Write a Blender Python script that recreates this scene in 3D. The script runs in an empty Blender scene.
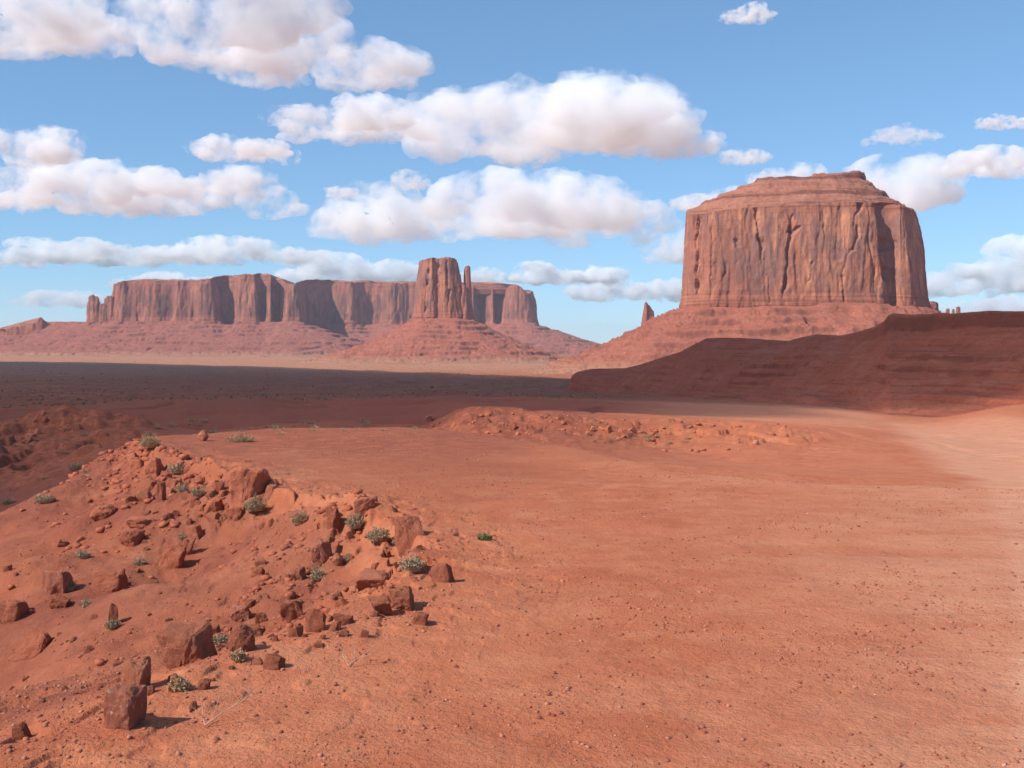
import bpy, bmesh, math, random
import numpy as np
from mathutils import Vector, Matrix

# ------------------------------------------------------------------ camera, sky, sun, exposure
sc = bpy.context.scene
COL = sc.collection
F = 980.0            # focal length in pixels of a 1024 px wide frame
HV = 352.0           # row of the horizon
camd = bpy.data.cameras.new('camera'); cam = bpy.data.objects.new('camera', camd); COL.objects.link(cam)
cam.location = (0, 0, 0); cam.rotation_euler = (math.pi / 2, 0, 0)
camd.sensor_width = 36.0; camd.lens = F / 1024 * 36.0
camd.shift_y = -(384 - HV) / 1024
camd.clip_start = 0.1; camd.clip_end = 200000
sc.camera = cam
EL, AZ = math.radians(43), math.radians(-122)      # azimuth clockwise from +Y
SUN = Vector((math.sin(AZ) * math.cos(EL), math.cos(AZ) * math.cos(EL), math.sin(EL)))
world = bpy.data.worlds.new("World"); sc.world = world; world.use_nodes = True
wn = world.node_tree
sky = wn.nodes.new('ShaderNodeTexSky'); sky.sky_type = 'NISHITA'; sky.sun_disc = False
sky.sun_elevation = EL; sky.sun_rotation = AZ
sky.altitude = 1600; sky.air_density = 1.0; sky.dust_density = 0.0; sky.ozone_density = 2.5
tint = wn.nodes.new('ShaderNodeMix'); tint.data_type = 'RGBA'; tint.blend_type = 'MULTIPLY'
tint.inputs[0].default_value = 1.0; tint.inputs[7].default_value = (0.88, 1.24, 1.50, 1)
gam = wn.nodes.new('ShaderNodeGamma'); gam.inputs[1].default_value = 0.7; wn.links.new(sky.outputs[0], gam.inputs[0]); wn.links.new(gam.outputs[0], tint.inputs[6])
bgn = wn.nodes['Background']; wn.links.new(tint.outputs[2], bgn.inputs[0]); bgn.inputs[1].default_value = 0.12
sl = bpy.data.lights.new('sun', 'SUN'); sl.energy = 4.0; sl.angle = math.radians(0.53); sl.color = (1, 0.95, 0.87)
sun = bpy.data.objects.new('sun', sl); COL.objects.link(sun); sun.rotation_euler = SUN.to_track_quat('Z', 'Y').to_euler()
sun.location = (-50, -30, 60)
sc.view_settings.view_transform = 'Standard'; sc.view_settings.look = 'None'
sc.view_settings.exposure = 0.55; sc.view_settings.gamma = 1
sc.cycles.volume_bounces = 12; sc.cycles.max_bounces = 12; sc.cycles.diffuse_bounces = 3
sc.cycles.transparent_max_bounces = 16
sc.cycles.volume_step_rate = 1; sc.cycles.volume_max_steps = 64
rnd = random.Random(11)
rng = np.random.RandomState(5)

# ------------------------------------------------------------------ numpy noise
def _hash(ix, iy, iz):
    h = (ix * 374761393 + iy * 668265263 + iz * 2147483647 + 1013904223) & 0xffffffff
    h = ((h ^ (h >> 13)) * 1274126177) & 0xffffffff
    h = ((h ^ (h >> 16)) * 2246822519) & 0xffffffff
    return ((h ^ (h >> 15)) & 0xffff) / 32767.5 - 1.0
def vnoise(x, y, z=0.0):
    x, y, z = np.broadcast_arrays(np.asarray(x, float), np.asarray(y, float), np.asarray(z, float))
    fx, fy, fz = np.floor(x), np.floor(y), np.floor(z)
    ix, iy, iz = fx.astype(np.int64), fy.astype(np.int64), fz.astype(np.int64)
    x, y, z = x - fx, y - fy, z - fz
    x, y, z = x*x*x*(x*(x*6-15)+10), y*y*y*(y*(y*6-15)+10), z*z*z*(z*(z*6-15)+10)
    def pl(k):
        a = _hash(ix, iy, iz+k); b = _hash(ix+1, iy, iz+k); c = _hash(ix, iy+1, iz+k); d = _hash(ix+1, iy+1, iz+k)
        return (a + (b-a)*x) * (1-y) + (c + (d-c)*x) * y
    if not np.any(z) or np.ptp(fz+z) == 0: 
        if not np.any(z): return pl(0)
    return pl(0) * (1-z) + pl(1) * z
def fbm(x, y, z=0.0, o=4, g=0.5):
    s, a, n = 0.0, 1.0, 0.0
    for k in range(o):
        s = s + a * vnoise(x + 17.3*k, y - 9.1*k, z + (5.7*k if np.any(z) else 0)); n += a
        a *= g; x, y, z = x*2.03, y*2.03, np.asarray(z)*2.03
    return s / n
def ridged(x, y, z=0.0, o=3):
    s, a, n = 0.0, 1.0, 0.0
    for k in range(o):
        s = s + a * (1 - np.abs(vnoise(x + 7.3*k, y + 3.1*k, z + (2.7*k if np.any(z) else 0)))*2); n += a
        a *= 0.5; x, y, z = x*2.1, y*2.1, np.asarray(z)*2.1
    return s / n
def sst(a, b, x):
    t = np.clip((x - a) / (b - a), 0, 1); return t*t*(3-2*t)
def terrace(z, P, sharp, amt, nz):
    q = z / P + nz; f = q - np.floor(q)
    g = np.clip((f - (1 - sharp)) / sharp, 0, 1); g = g*g*(3-2*g)
    return z + amt * ((np.floor(q) + g - nz) * P - z)
def pchip(xs, ys, x):
    xs = np.asarray(xs, float); ys = np.asarray(ys, float)
    h = np.diff(xs); d = np.diff(ys) / h
    m = np.zeros_like(ys); m[0] = d[0]; m[-1] = d[-1]
    for i in range(1, len(xs)-1):
        if d[i-1]*d[i] > 0:
            w1, w2 = 2*h[i]+h[i-1], h[i]+2*h[i-1]
            m[i] = (w1+w2) / (w1/d[i-1] + w2/d[i])
    x = np.clip(x, xs[0], xs[-1]); i = np.clip(np.searchsorted(xs, x) - 1, 0, len(xs)-2)
    t = (x - xs[i]) / h[i]
    return ((2*t**3-3*t**2+1)*ys[i] + (t**3-2*t**2+t)*h[i]*m[i] + (-2*t**3+3*t**2)*ys[i+1] + (t**3-t**2)*h[i]*m[i+1])

# ------------------------------------------------------------------ mesh helpers
def link(name, me, mat, parent=None, smooth=False):
    o = bpy.data.objects.new(name, me); COL.objects.link(o)
    if mat: me.materials.append(mat)
    if parent: o.parent = parent
    if smooth: me.polygons.foreach_set('use_smooth', np.ones(len(me.polygons), bool))
    return o
def np_mesh(name, V, Q):
    me = bpy.data.meshes.new(name); V = np.asarray(V, np.float32); Q = np.asarray(Q, np.int32); n, k = Q.shape
    me.vertices.add(len(V)); me.vertices.foreach_set('co', V.ravel())
    me.loops.add(n*k); me.loops.foreach_set('vertex_index', Q.ravel())
    me.polygons.add(n); me.polygons.foreach_set('loop_start', np.arange(0, n*k, k, dtype=np.int32))
    me.update(calc_edges=True)
    return me
def grid_faces(nr, nc, wrap=False):
    r = np.arange(nr-1)[:, None]; c = np.arange(nc if wrap else nc-1)[None, :]; c2 = (c+1) % nc
    return np.stack([r*nc+c+0*c, r*nc+c2, (r+1)*nc+c2, (r+1)*nc+c], -1).reshape(-1, 4)
def attr(me, name, a):
    at = me.attributes.new(name, 'FLOAT', 'POINT'); at.data.foreach_set('value', np.asarray(a, np.float32).ravel())
def tag(o, label=None, cat=None, group=None, kind=None):
    if label: o['label'] = label
    if cat: o['category'] = cat
    if group: o['group'] = group
    if kind: o['kind'] = kind
    return o
def empty(name, loc, label, cat, group=None):
    o = bpy.data.objects.new(name, None); COL.objects.link(o); o.location = loc; o.empty_display_size = 1
    return tag(o, label, cat, group)

# ------------------------------------------------------------------ materials
class M:
    def __init__(s, name, rough=0.95):
        s.m = bpy.data.materials.new(name); s.m.use_nodes = True; s.nt = s.m.node_tree
        s.b = s.nt.nodes['Principled BSDF']; s.b.inputs['Roughness'].default_value = rough
        s.b.inputs['Specular IOR Level'].default_value = 0.15
        s.tc = s.nt.nodes.new('ShaderNodeTexCoord').outputs['Object']
    def lk(s, a, b): s.nt.links.new(a, b)
    def pos(s, scale):
        n = s.nt.nodes.new('ShaderNodeMapping'); n.inputs['Scale'].default_value = scale; s.lk(s.tc, n.inputs[0]); return n.outputs[0]
    def noise(s, scale, detail=5, rough=0.6, vec=None, dist=0.0):
        n = s.nt.nodes.new('ShaderNodeTexNoise'); n.inputs['Scale'].default_value = scale; n.inputs['Detail'].default_value = detail
        n.inputs['Roughness'].default_value = rough; n.inputs['Distortion'].default_value = dist
        s.lk(vec or s.tc, n.inputs['Vector']); return n.outputs[0]
    def vor(s, scale, vec=None, feat='F1'):
        n = s.nt.nodes.new('ShaderNodeTexVoronoi'); n.feature = feat; n.inputs['Scale'].default_value = scale
        s.lk(vec or s.tc, n.inputs['Vector']); return n.outputs[0]
    def rng(s, v, a, b, c=0.0, d=1.0):
        n = s.nt.nodes.new('ShaderNodeMapRange'); s.lk(v, n.inputs[0])
        for i, k in enumerate((a, b, c, d)): n.inputs[i+1].default_value = k
        return n.outputs[0]
    def mix(s, f, a, b, mode='MIX'):
        n = s.nt.nodes.new('ShaderNodeMix'); n.data_type = 'RGBA'; n.blend_type = mode
        if isinstance(f, (int, float)): n.inputs[0].default_value = f
        else: s.lk(f, n.inputs[0])
        for i, k in ((6, a), (7, b)):
            if isinstance(k, tuple): n.inputs[i].default_value = (*k, 1)
            else: s.lk(k, n.inputs[i])
        return n.outputs[2]
    def math(s, op, a, b=None):
        n = s.nt.nodes.new('ShaderNodeMath'); n.operation = op
        for i, k in ((0, a), (1, b)):
            if k is None: continue
            if isinstance(k, (int, float)): n.inputs[i].default_value = k
            else: s.lk(k, n.inputs[i])
        return n.outputs[0]
    def attr(s, name):
        n = s.nt.nodes.new('ShaderNodeAttribute'); n.attribute_name = name; return n.outputs['Fac']
    def color(s, c):
        if isinstance(c, tuple): s.b.inputs['Base Color'].default_value = (*c, 1)
        else: s.lk(c, s.b.inputs['Base Color'])
        return s
    def bump(s, h, dist, strength=1.0, prev=None):
        n = s.nt.nodes.new('ShaderNodeBump'); n.inputs['Distance'].default_value = dist; n.inputs['Strength'].default_value = strength
        s.lk(h, n.inputs['Height'])
        if prev: s.lk(prev, n.inputs['Normal'])
        s.lk(n.outputs[0], s.b.inputs['Normal']); return n.outputs[0]

def ground_material():
    m = M('red_desert_soil')
    big = m.noise(0.35, 5, 0.6); mid = m.noise(2.6, 6, 0.65); fine = m.noise(38, 4, 0.7); far = m.noise(0.02, 6, 0.65)
    c = m.mix(m.rng(big, .35, .65), (.395, .115, .054), (.455, .15, .072))
    c = m.mix(m.rng(mid, .45, .72), c, (.485, .18, .092))
    c = m.mix(m.rng(m.noise(1.1, 6, .7, dist=.6), .5, .68, 0, .6), c, (.32, .082, .040))
    c = m.mix(m.rng(m.noise(.45, 7, .72, dist=1.2), .52, .66, 0, .55), c, (.50, .21, .115))
    c = m.mix(m.rng(m.noise(5.5, 5, .8), .58, .70, 0, .5), c, (.27, .075, .042))
    # wind-blown pale sand streaks
    st = m.noise(1.0, 6, .7, vec=m.pos((.5, 1.6, 1)), dist=.8)
    pale = m.math('MULTIPLY', m.attr('pale'), m.rng(st, .34, .62, .25, 1))
    c = m.mix(pale, c, (.58, .29, .18))
    c = m.mix(m.math('MULTIPLY', m.rng(fine, .5, .75), .35), c, (.25, .065, .035))
    c = m.mix(m.rng(m.noise(75, 3, .8), .66, .72, 0, .35), c, (.62, .36, .25))
    # crusty darker soil on broken ground, plus relief shading put into the colour
    c = m.mix(m.math('MULTIPLY', m.attr('bank'), m.rng(m.noise(.12, 6, .75), .3, .6, .6, 1)), c, (.20, .048, .028))  # red bank, coloured darker to bring out relief that the shade flattens
    c = m.mix(m.math('MULTIPLY', m.attr('steep'), .8), c, (.27, .072, .044))  # slopes darkened by steepness, standing in for shading of the relief
    c = m.mix(m.math('MULTIPLY', m.attr('crust'), m.rng(mid, .25, .55)), c, (.225, .066, .040))
    # sage and dry grass cover on the plain
    sg = m.math('MULTIPLY', m.attr('sage'), m.rng(m.noise(.06, 8, .75), .40, .6, .15, 1))
    c = m.mix(sg, c, (.26, .086, .042))
    sp = m.math('MULTIPLY', m.attr('sage'), m.rng(m.vor(.22), .28, .12, 0, .5))
    c = m.mix(sp, c, (.13, .062, .036))
    c = m.mix(m.math('MULTIPLY', m.attr('sand'), m.rng(far, .35, .6, .45, 1)), c, (.40, .205, .12))
    c = m.mix(m.math('MULTIPLY', m.attr('gully'), m.rng(m.noise(1.7, 6, .7), .3, .6, .6, 1)), c, (.20, .058, .036))
    m.color(c)
    nb = m.bump(fine, .016, 1.0)
    nb = m.bump(m.noise(150, 2, .6), .004, .7, nb)
    m.bump(m.noise(9, 5, .7), .03, .7, nb)
    return m.m
def cliff_material(name, S, bz, tz, base=(.37, .142, .092), fresh=(.54, .23, .13), varnish=(.215, .115, .098)):
    """S: size of the large features in metres; bz..tz: foot and rim of the cliff."""
    m = M(name)
    sep = m.nt.nodes.new('ShaderNodeSeparateXYZ'); m.lk(m.tc, sep.inputs[0]); z = sep.outputs[2]
    st = m.pos((1/S, 1/S, .16/S)); st2 = m.pos((3.2/S, 3.2/S, .35/S))
    c = m.mix(m.rng(m.noise(1, 6, .62, vec=st, dist=.5), .42, .6), base, fresh)
    c = m.mix(m.rng(m.noise(1, 6, .68, vec=st2), .49, .60, 0, .8), c, varnish)
    c = m.mix(m.rng(m.noise(1, 5, .6, vec=m.pos((.55/S, .55/S, .35/S))), .50, .60, 0, .7), c, varnish)
    c = m.mix(m.rng(m.noise(1, 4, .7, vec=m.pos((9/S, 9/S, .3/S))), .56, .66, 0, .7), c, (.15, .07, .055))
    c = m.mix(m.rng(m.noise(1, 7, .7, vec=m.pos((1.1/S, 1.1/S, .5/S)), dist=1.0), .54, .62, 0, .6), c, (.27, .10, .065))
    # bedding near the top and the foot
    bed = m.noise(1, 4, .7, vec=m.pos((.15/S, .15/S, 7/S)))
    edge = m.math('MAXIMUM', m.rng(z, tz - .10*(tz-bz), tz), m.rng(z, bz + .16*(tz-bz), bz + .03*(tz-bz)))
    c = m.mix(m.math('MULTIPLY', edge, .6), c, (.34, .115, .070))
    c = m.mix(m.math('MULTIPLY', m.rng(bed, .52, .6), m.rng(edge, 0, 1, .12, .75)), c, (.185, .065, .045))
    m.color(c)
    nb = m.bump(m.noise(1, 6, .7, vec=st2), S*.05, .8)
    nb = m.bump(bed, S*.03, .4, nb)
    m.bump(m.noise(9/S, 5, .7), S*.03, .6, nb)
    return m.m
def talus_material(name, P, base=(.33, .094, .055)):
    m = M(name)
    bed = m.noise(1, 5, .75, vec=m.pos((.12/P, .12/P, 2.2/P)), dist=.3)
    c = m.mix(m.rng(bed, .38, .62), base, (base[0]*1.15, base[1]*1.35, base[2]*1.5))
    c = m.mix(m.rng(m.noise(.5/P, 6, .7), .42, .62, 0, .7), c, (.30, .105, .068))
    c = m.mix(m.rng(m.noise(2.2/P, 5, .8), .56, .68, 0, .8), c, (.54, .28, .19))
    c = m.mix(m.rng(m.noise(3.4/P, 4, .85), .56, .66, 0, .85), c, (.15, .055, .038))
    c = m.mix(m.rng(m.noise(1.1/P, 5, .85), .55, .64, 0, .7), c, (.17, .06, .042))
    c = m.mix(m.rng(m.noise(1.3/P, 5, .85, vec=m.pos((1, 1, 1.7))), .57, .65, 0, .7), c, (.55, .30, .20))
    c = m.mix(m.math('MULTIPLY', m.attr('ledge'), .7), c, (.17, .06, .045))
    c = m.mix(m.math('MULTIPLY', m.attr('foot'), m.rng(m.noise(.5/P, 6, .75), .3, .6, .5, 1)), c, (.36, .18, .11))
    m.color(c)
    nb = m.bump(m.noise(1.6/P, 6, .75), P*.25, .9)
    m.bump(bed, P*.15, .5, nb)
    return m.m
def rock_material(name, a, b, pale=0.0):
    m = M(name, .9)
    oi = m.nt.nodes.new('ShaderNodeObjectInfo').outputs['Random']
    c = m.mix(m.rng(m.noise(3.0, 6, .7), .35, .65), a, b)
    c = m.mix(m.rng(oi, 0, .5, .45, 0), c, (a[0]*.70, a[1]*.68, a[2]*.68))
    c = m.mix(m.rng(oi, .6, 1, 0, .5), c, (b[0]*1.15, b[1]*1.3, b[2]*1.35))
    c = m.mix(m.rng(m.noise(14, 5, .75), .52, .68, 0, .55), c, (.45, .20, .13))
    c = m.mix(m.rng(m.noise(9, 4, .8), .58, .7, 0, .7), c, (.16, .05, .035))
    if pale: c = m.mix(m.rng(m.noise(2.6, 4, .6), (.64 - pale*.1), (.72 - pale*.1), 0, .8), c, (.62, .47, .42))
    m.color(c)
    nb = m.bump(m.noise(11, 6, .7), .035, .9)
    m.bump(m.noise(60, 3, .6), .006, .8, nb)
    return m.m
def leaf_material(name, a, b):
    m = M(name, .8)
    c = m.mix(m.rng(m.noise(25, 2, .5), .35, .65), a, b); m.color(c); return m.m

# ------------------------------------------------------------------ the lie of the land
# rows: distance in metres; columns: bearings; values: how far the ground lies under the eye level, as a slope
UC = [-600, 0, 60, 130, 200, 260, 300, 370, 420, 445, 470, 512, 560, 600, 640, 700, 760, 820, 930, 1024, 1600]
TAB = {
 30:  [540, 528, 505, 474, 456, 449, 447, 446, 446, 447, 448, 452, 456, 459, 462, 467, 472, 476, 481, 487, 500],
 45:  [520, 512, 490, 466, 456, 450, 448, 448, 449, 450, 451, 454, 457, 460, 463, 466, 468, 470, 474, 479, 480],
 62:  [470, 470, 462, 450, 443, 440, 439, 439, 442, 444, 445, 448, 451, 453, 454, 455, 456, 458, 461, 466, 470],
 85:  [420, 421, 416, 420, 429, 426, 425, 426, 427, 414, 404, 406, 408, 411, 416, 421, 425, 431, 444, 454, 460],
 118: [424, 425, 423, 426, 428, 424, 422, 421, 422, 418, 413, 411, 411, 412, 414, 416, 419, 423, 434, 440, 440],
 160: [412, 413, 410, 406, 402, 403, 405, 402, 400, 399, 399, 400, 400, 402, 406, 410, 412, 415, 424, 412, 400],
 300: [402, 402, 402, 402, 402, 401, 401, 401, 400, 400, 400, 399, 399, 400, 401, 402, 403, 404, 408, 400, 398],
 600: [390]*21, 1000: [381]*21, 1600: [371]*21,
 2900: [361.5, 361.5, 361.5, 361.5, 361.6, 361.7, 361.8, 362, 362, 362, 362.2, 362.2, 362.2, 362.2, 362.2, 362.2, 362.2, 362.2, 362.2, 362.2, 362.2],
 4000: [355.6, 355.6, 355.6, 355.7, 355.8, 356, 356.4, 357.5, 358, 358, 358.5, 359, 359, 359.3, 359.3, 359.3, 359.3, 359.3, 359.3, 359.3, 359.3],
 8000: [355.7]*21, 16000: [353.9]*21, 40000: [352.8]*21}
_ys = sorted(TAB); _ly = np.log([float(k) for k in _ys])
_Z = np.array([[-(v-HV)/F*y for v in TAB[y]] for y in _ys])
_LG = np.linspace(_ly[0], _ly[-1], 900)
_G = np.stack([pchip(_ly, _Z[:, c], _LG) for c in range(len(UC))], 1)
_UG = np.linspace(UC[0], UC[-1], 1101)
_G = np.stack([pchip(UC, _G[r], _UG) for r in range(len(_LG))], 0)
def far_field(u, Y):
    a = (np.log(np.maximum(Y, 1.0)) - _LG[0]) / (_LG[1]-_LG[0]); a = np.clip(a, 0, len(_LG)-1.001)
    b = np.clip((u - _UG[0]) / (_UG[1]-_UG[0]), 0, len(_UG)-1.001)
    i, j = a.astype(int), b.astype(int); a, b = a-i, b-j
    return (_G[i, j]*(1-b) + _G[i, j+1]*b)*(1-a) + (_G[i+1, j]*(1-b) + _G[i+1, j+1]*b)*a
RIM = np.array([(-3, 70), (-7.0, 32), (-8.9, 22.6), (-6.4, 18.5), (-4.3, 15.4), (-2.6, 12.6), (-1.15, 9.9), (-0.72, 8.4), (-0.95, 6.9), (-1.5, 5.2), (-2.2, 4.1), (-4, 2.6), (-12, 0)], float)
def seg_dist(x, y, P, closed=False):
    """unsigned distance to a polyline, and the side of the nearest segment (positive = left of travel)"""
    best = np.full(np.shape(x), 1e18); side = np.zeros(np.shape(x)); par = np.zeros(np.shape(x))
    n = len(P); rngs = range(n if closed else n-1)
    for i in rngs:
        ax, ay = P[i]; bx, by = P[(i+1) % n]; dx, dy = bx-ax, by-ay
        t = np.clip(((x-ax)*dx + (y-ay)*dy) / (dx*dx+dy*dy), 0, 1)
        ex, ey = x-ax-t*dx, y-ay-t*dy; d = ex*ex+ey*ey; m = d < best
        best = np.where(m, d, best); side = np.where(m, dx*ey-dy*ex, side); par = np.where(m, i+t, par)
    return np.sqrt(best), side, par
YC_U = [-600, 0, 60, 130, 200, 300, 400, 522, 600, 674, 826, 1024, 1600]
YC_Y = [12, 16.8, 18.0, 22.0, 24.5, 26.5, 27, 22, 18.5, 15.3, 13.3, 12.6, 12]
def ground(x, y, detail=True):
    x = np.asarray(x, float); y = np.asarray(y, float)
    r = np.hypot(x, y); th = np.arctan2(x, y); tc = np.clip(th, -math.radians(46), math.radians(46))
    u = 512 + F*np.tan(tc); Y = r*np.cos(tc)
    zf = far_field(u, Y)
    zn = -1.55 - 0.023*np.minimum(Y, 40)
    # low swells on the bench
    zn = zn + .05*fbm(x/3.5, y/3.5, o=3)*sst(3, 8, r)
    nearm = r < 90
    d = np.zeros_like(r); par = np.zeros_like(r); s = np.zeros_like(r)
    if nearm.any():
        dd, ss, pp = seg_dist(x[nearm], y[nearm], RIM); d[nearm] = dd; s[nearm] = ss; par[nearm] = pp
    wig = .35*fbm(x/1.3, y/1.3, 3.3, o=4)*sst(1.0, 2.5, par)*1.0
    dg = np.where(s < 0, d, -d) + wig         # metres into the gully
    lip = sst(1.4, 2.4, par)*(1-sst(7.2, 9.0, par))
    brk = .55 + .45*vnoise(x*.8+3, y*.8)
    zg = .25*np.maximum(dg, 0) + .10*np.maximum(dg-3, 0) + .34*lip*brk*sst(0, .14, dg) + .16*lip*brk*sst(.5, .68, dg+.3*vnoise(x*1.7, y*1.7))
    q = 2.4*fbm(x*1.35+.5*fbm(x*3, y*3, o=2), y*1.1, 12.5, o=3); q = np.floor(q)+sst(0, .16, q-np.floor(q))
    zg = zg - .085*q*lip*np.exp(-((dg-.25)/.75)**2)
    q = 2.2*fbm(x*3.4, y*2.8, 14.5, o=2); q = np.floor(q)+sst(0, .2, q-np.floor(q))
    zg = zg - .03*q*np.exp(-((dg-.7)/1.4)**2)*sst(1, 2.5, par)
    zg = np.where(dg > -1.2, zg, 0)
    zg = np.minimum(zg, 3.4) 
    zn = zn - zg
    gm = sst(0, 1.5, dg)*(r < 60)
    zn = zn + gm*(.10*fbm(x/1.1, y/1.1, 8.8, o=4))
    Yc = np.interp(u, YC_U, YC_Y)
    w = sst(1.0, 1.6, Y/Yc)
    z = zn*(1-w) + zf*w
    if detail:
        # relief that grows with distance
        a1 = np.interp(Y, [5, 34, 60, 120, 300, 1000, 3000, 5000, 9000], [0, 0, .55, 1.3, 2.4, 2.6, 2.0, 1.5, 0])*(1-.6*sst(440, 640, u)*(1-sst(300, 800, Y)))
        L = np.interp(Y, [30, 100, 300, 1000, 4000], [9, 16, 30, 70, 160]) 
        k = 1.0
        z = z + a1*(.6*fbm(x/22, y/22, o=4)*np.clip(1-Y/700, 0, 1) + .9*fbm(x/90+4, y/140, o=4)*sst(150, 500, Y))
        # erosion gullies on the valley side
        hm = sst(-120, -40, u)*(1-sst(120, 175, u))*sst(50, 62, Y)*(1-sst(84, 96, Y)); q = 2.6*fbm(x/5.0, y/4.0, 3.9, o=3)
        z = z + hm*(.55*(np.floor(q)+sst(0, .25, q-np.floor(q))) + .5*fbm(x/1.6, y/1.6, 4.4, o=3))
        vm = sst(40, 60, Y)*(1-sst(900, 1800, Y))
        g = ridged(x/26+.6*vnoise(x/40, y/40), y/34, o=3)
        z = z - vm*np.clip(g-.35, 0, 1)*np.interp(Y, [40, 100, 400, 1500], [.9, 2.2, 3.4, 2])*(1-.7*sst(560, 760, u))
        rough = np.interp(Y, [3, 40, 100], [0, .02, .18])*(1-sst(500, 1200, Y))
        z = z + rough*fbm(x/2.6, y/2.6, 1.1, o=4)*(1-.5*sst(520, 700, u)*sst(40, 80, Y))
        near = np.clip(1 - r/70, 0, 1)
        z = z + near*(.016*fbm(x*2.1, y*2.1, 2.2, o=3) + .007*fbm(x*9, y*9, 5.5, o=3)*np.clip(1-r/22, 0, 1))
        z = z + gm*near*.035*fbm(x*4.2, y*4.2, 6.1, o=3)
        # small broken crust along the rim and on the second ridge's face
        band = np.exp(-((Y-76)/9)**2)*sst(400, 440, u)*(1-sst(790, 850, u))
        q = 2.6*fbm(x/4.0, y/2.6, 9.9, o=3); z = z + band*.30*(np.floor(q)+sst(0, .2, q-np.floor(q))) + band*.16*fbm(x/.9, y/.9, 4.9, o=2)
    return z
def road_mask(x, y):
    r = np.hypot(x, y); Y = np.maximum(y, .1); u = 512+F*x/Y
    lo = np.interp(Y, [8, 20, 45, 85, 140, 240], [1020, 1000, 965, 915, 885, 870]); hi = np.interp(Y, [8, 45, 85, 118, 160, 240], [1900, 1500, 1250, 1090, 990, 930])
    return sst(-30, 25, u-lo+25*fbm(x/6, y/6, 4.4, o=3))*(1-sst(-20, 30, u-hi))*(y > 3)*(1-sst(110, 200, Y))
def pt(u, v=None, Y=None):
    """ground point seen on a bearing and slope, or at a distance on that bearing"""
    if Y is None:
        ys = np.exp(np.linspace(math.log(2.8), math.log(3500), 2600)); zz = ground((u-512)/F*ys, ys)
        hit = np.nonzero(zz >= -(v-HV)/F*ys)[0]
        Y = float(ys[hit[0]]) if len(hit) else 60.0
    x = (u-512)/F*Y
    return x, Y, float(ground(np.array([x]), np.array([Y]))[0])

def build_ground():
    k = math.radians
    th = np.concatenate([np.linspace(k(-180), k(-60), 50)[:-1], np.linspace(k(-60), k(-29.5), 90)[:-1], np.linspace(k(-29.5), k(29.5), 1020),
                         np.linspace(k(29.5), k(60), 90)[1:], np.linspace(k(60), k(180), 50)[1:-1]])
    r = np.concatenate([[.02, .5, 1.2, 2.0, 2.6], np.exp(np.linspace(math.log(3.1), math.log(34), 640))[:-1], np.exp(np.linspace(math.log(34), math.log(130), 260))[:-1],
                        np.exp(np.linspace(math.log(130), math.log(4500), 330))[:-1], np.exp(np.linspace(math.log(4500), math.log(16000), 14))])
    R, T = np.meshgrid(r, th, indexing='ij'); X, Y = R*np.sin(T), R*np.cos(T)
    Z = ground(X, Y)
    me = np_mesh('ground', np.stack([X, Y, Z], -1).reshape(-1, 3), grid_faces(len(r), len(th), True)[:, ::-1])
    U = 512+F*X/np.maximum(Y, .1)
    rd = road_mask(X, Y)
    pale = np.clip(rd + .7*(Y > 0)*(R < 40)*sst(620, 1050, U+60*fbm(X/3, Y/3, 7.7, o=3))*sst(30, 10, Y)*.95 + .16*(R < 60)*sst(.0, .5, fbm(X/4, Y/4, 2.5)), 0, 1)
    pale = np.maximum(pale, .45*sst(560, 700, U)*(1-sst(860, 900, U))*sst(95, 125, Y)*(1-sst(260, 330, Y)))
    attr(me, 'pale', pale)
    sage = sst(120, 220, R)*(1-.85*sst(560, 700, U)*(1-sst(400, 900, Y)))*(Y > 0)*(1-rd); sage = np.maximum(sage, (Y <= 0)*sst(120, 260, R))
    bank = sst(108, 122, R+8*fbm(X/14, Y/14, 3.0, o=3))*(1-sst(165, 215, R+14*fbm(X/20, Y/20, 6.0, o=3)))*(1-sst(560, 680, U))*(Y > 0)
    sage = sage*(1-.85*bank)
    attr(me, 'bank', bank)
    attr(me, 'sage', sage*(1-.55*sst(1100, 2200, R)))
    attr(me, 'crust', np.clip(.85*sst(8, 22, R)*(1-sst(30, 36, R))*(1-sst(460, 640, U+60*fbm(X/2, Y/2, 9.0, o=3)))*(Y > 0) + sst(32, 46, R)*(1-sst(200, 700, R))*(1-rd)*(1-.95*sst(520, 800, U)), 0, 1))
    dR, sR, _p = seg_dist(X, Y, RIM)
    attr(me, 'gully', np.where(sR < 0, sst(0, .8, dR), 0)*(R < 60)*(.7+.5*fbm(X/1.5, Y/1.5, 3.0, o=3)))
    gr = np.abs(np.gradient(Z, axis=0))/(np.abs(np.gradient(R, axis=0))+1e-6)
    attr(me, 'steep', sst(.05, .20, gr)*sst(90, 130, R)*(1-sst(1500, 2500, R)))
    attr(me, 'sand', sst(1000, 2000, R)*.8)
    o = link('ground', me, ground_material(), smooth=True); o['kind'] = 'structure'
build_ground()

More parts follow.
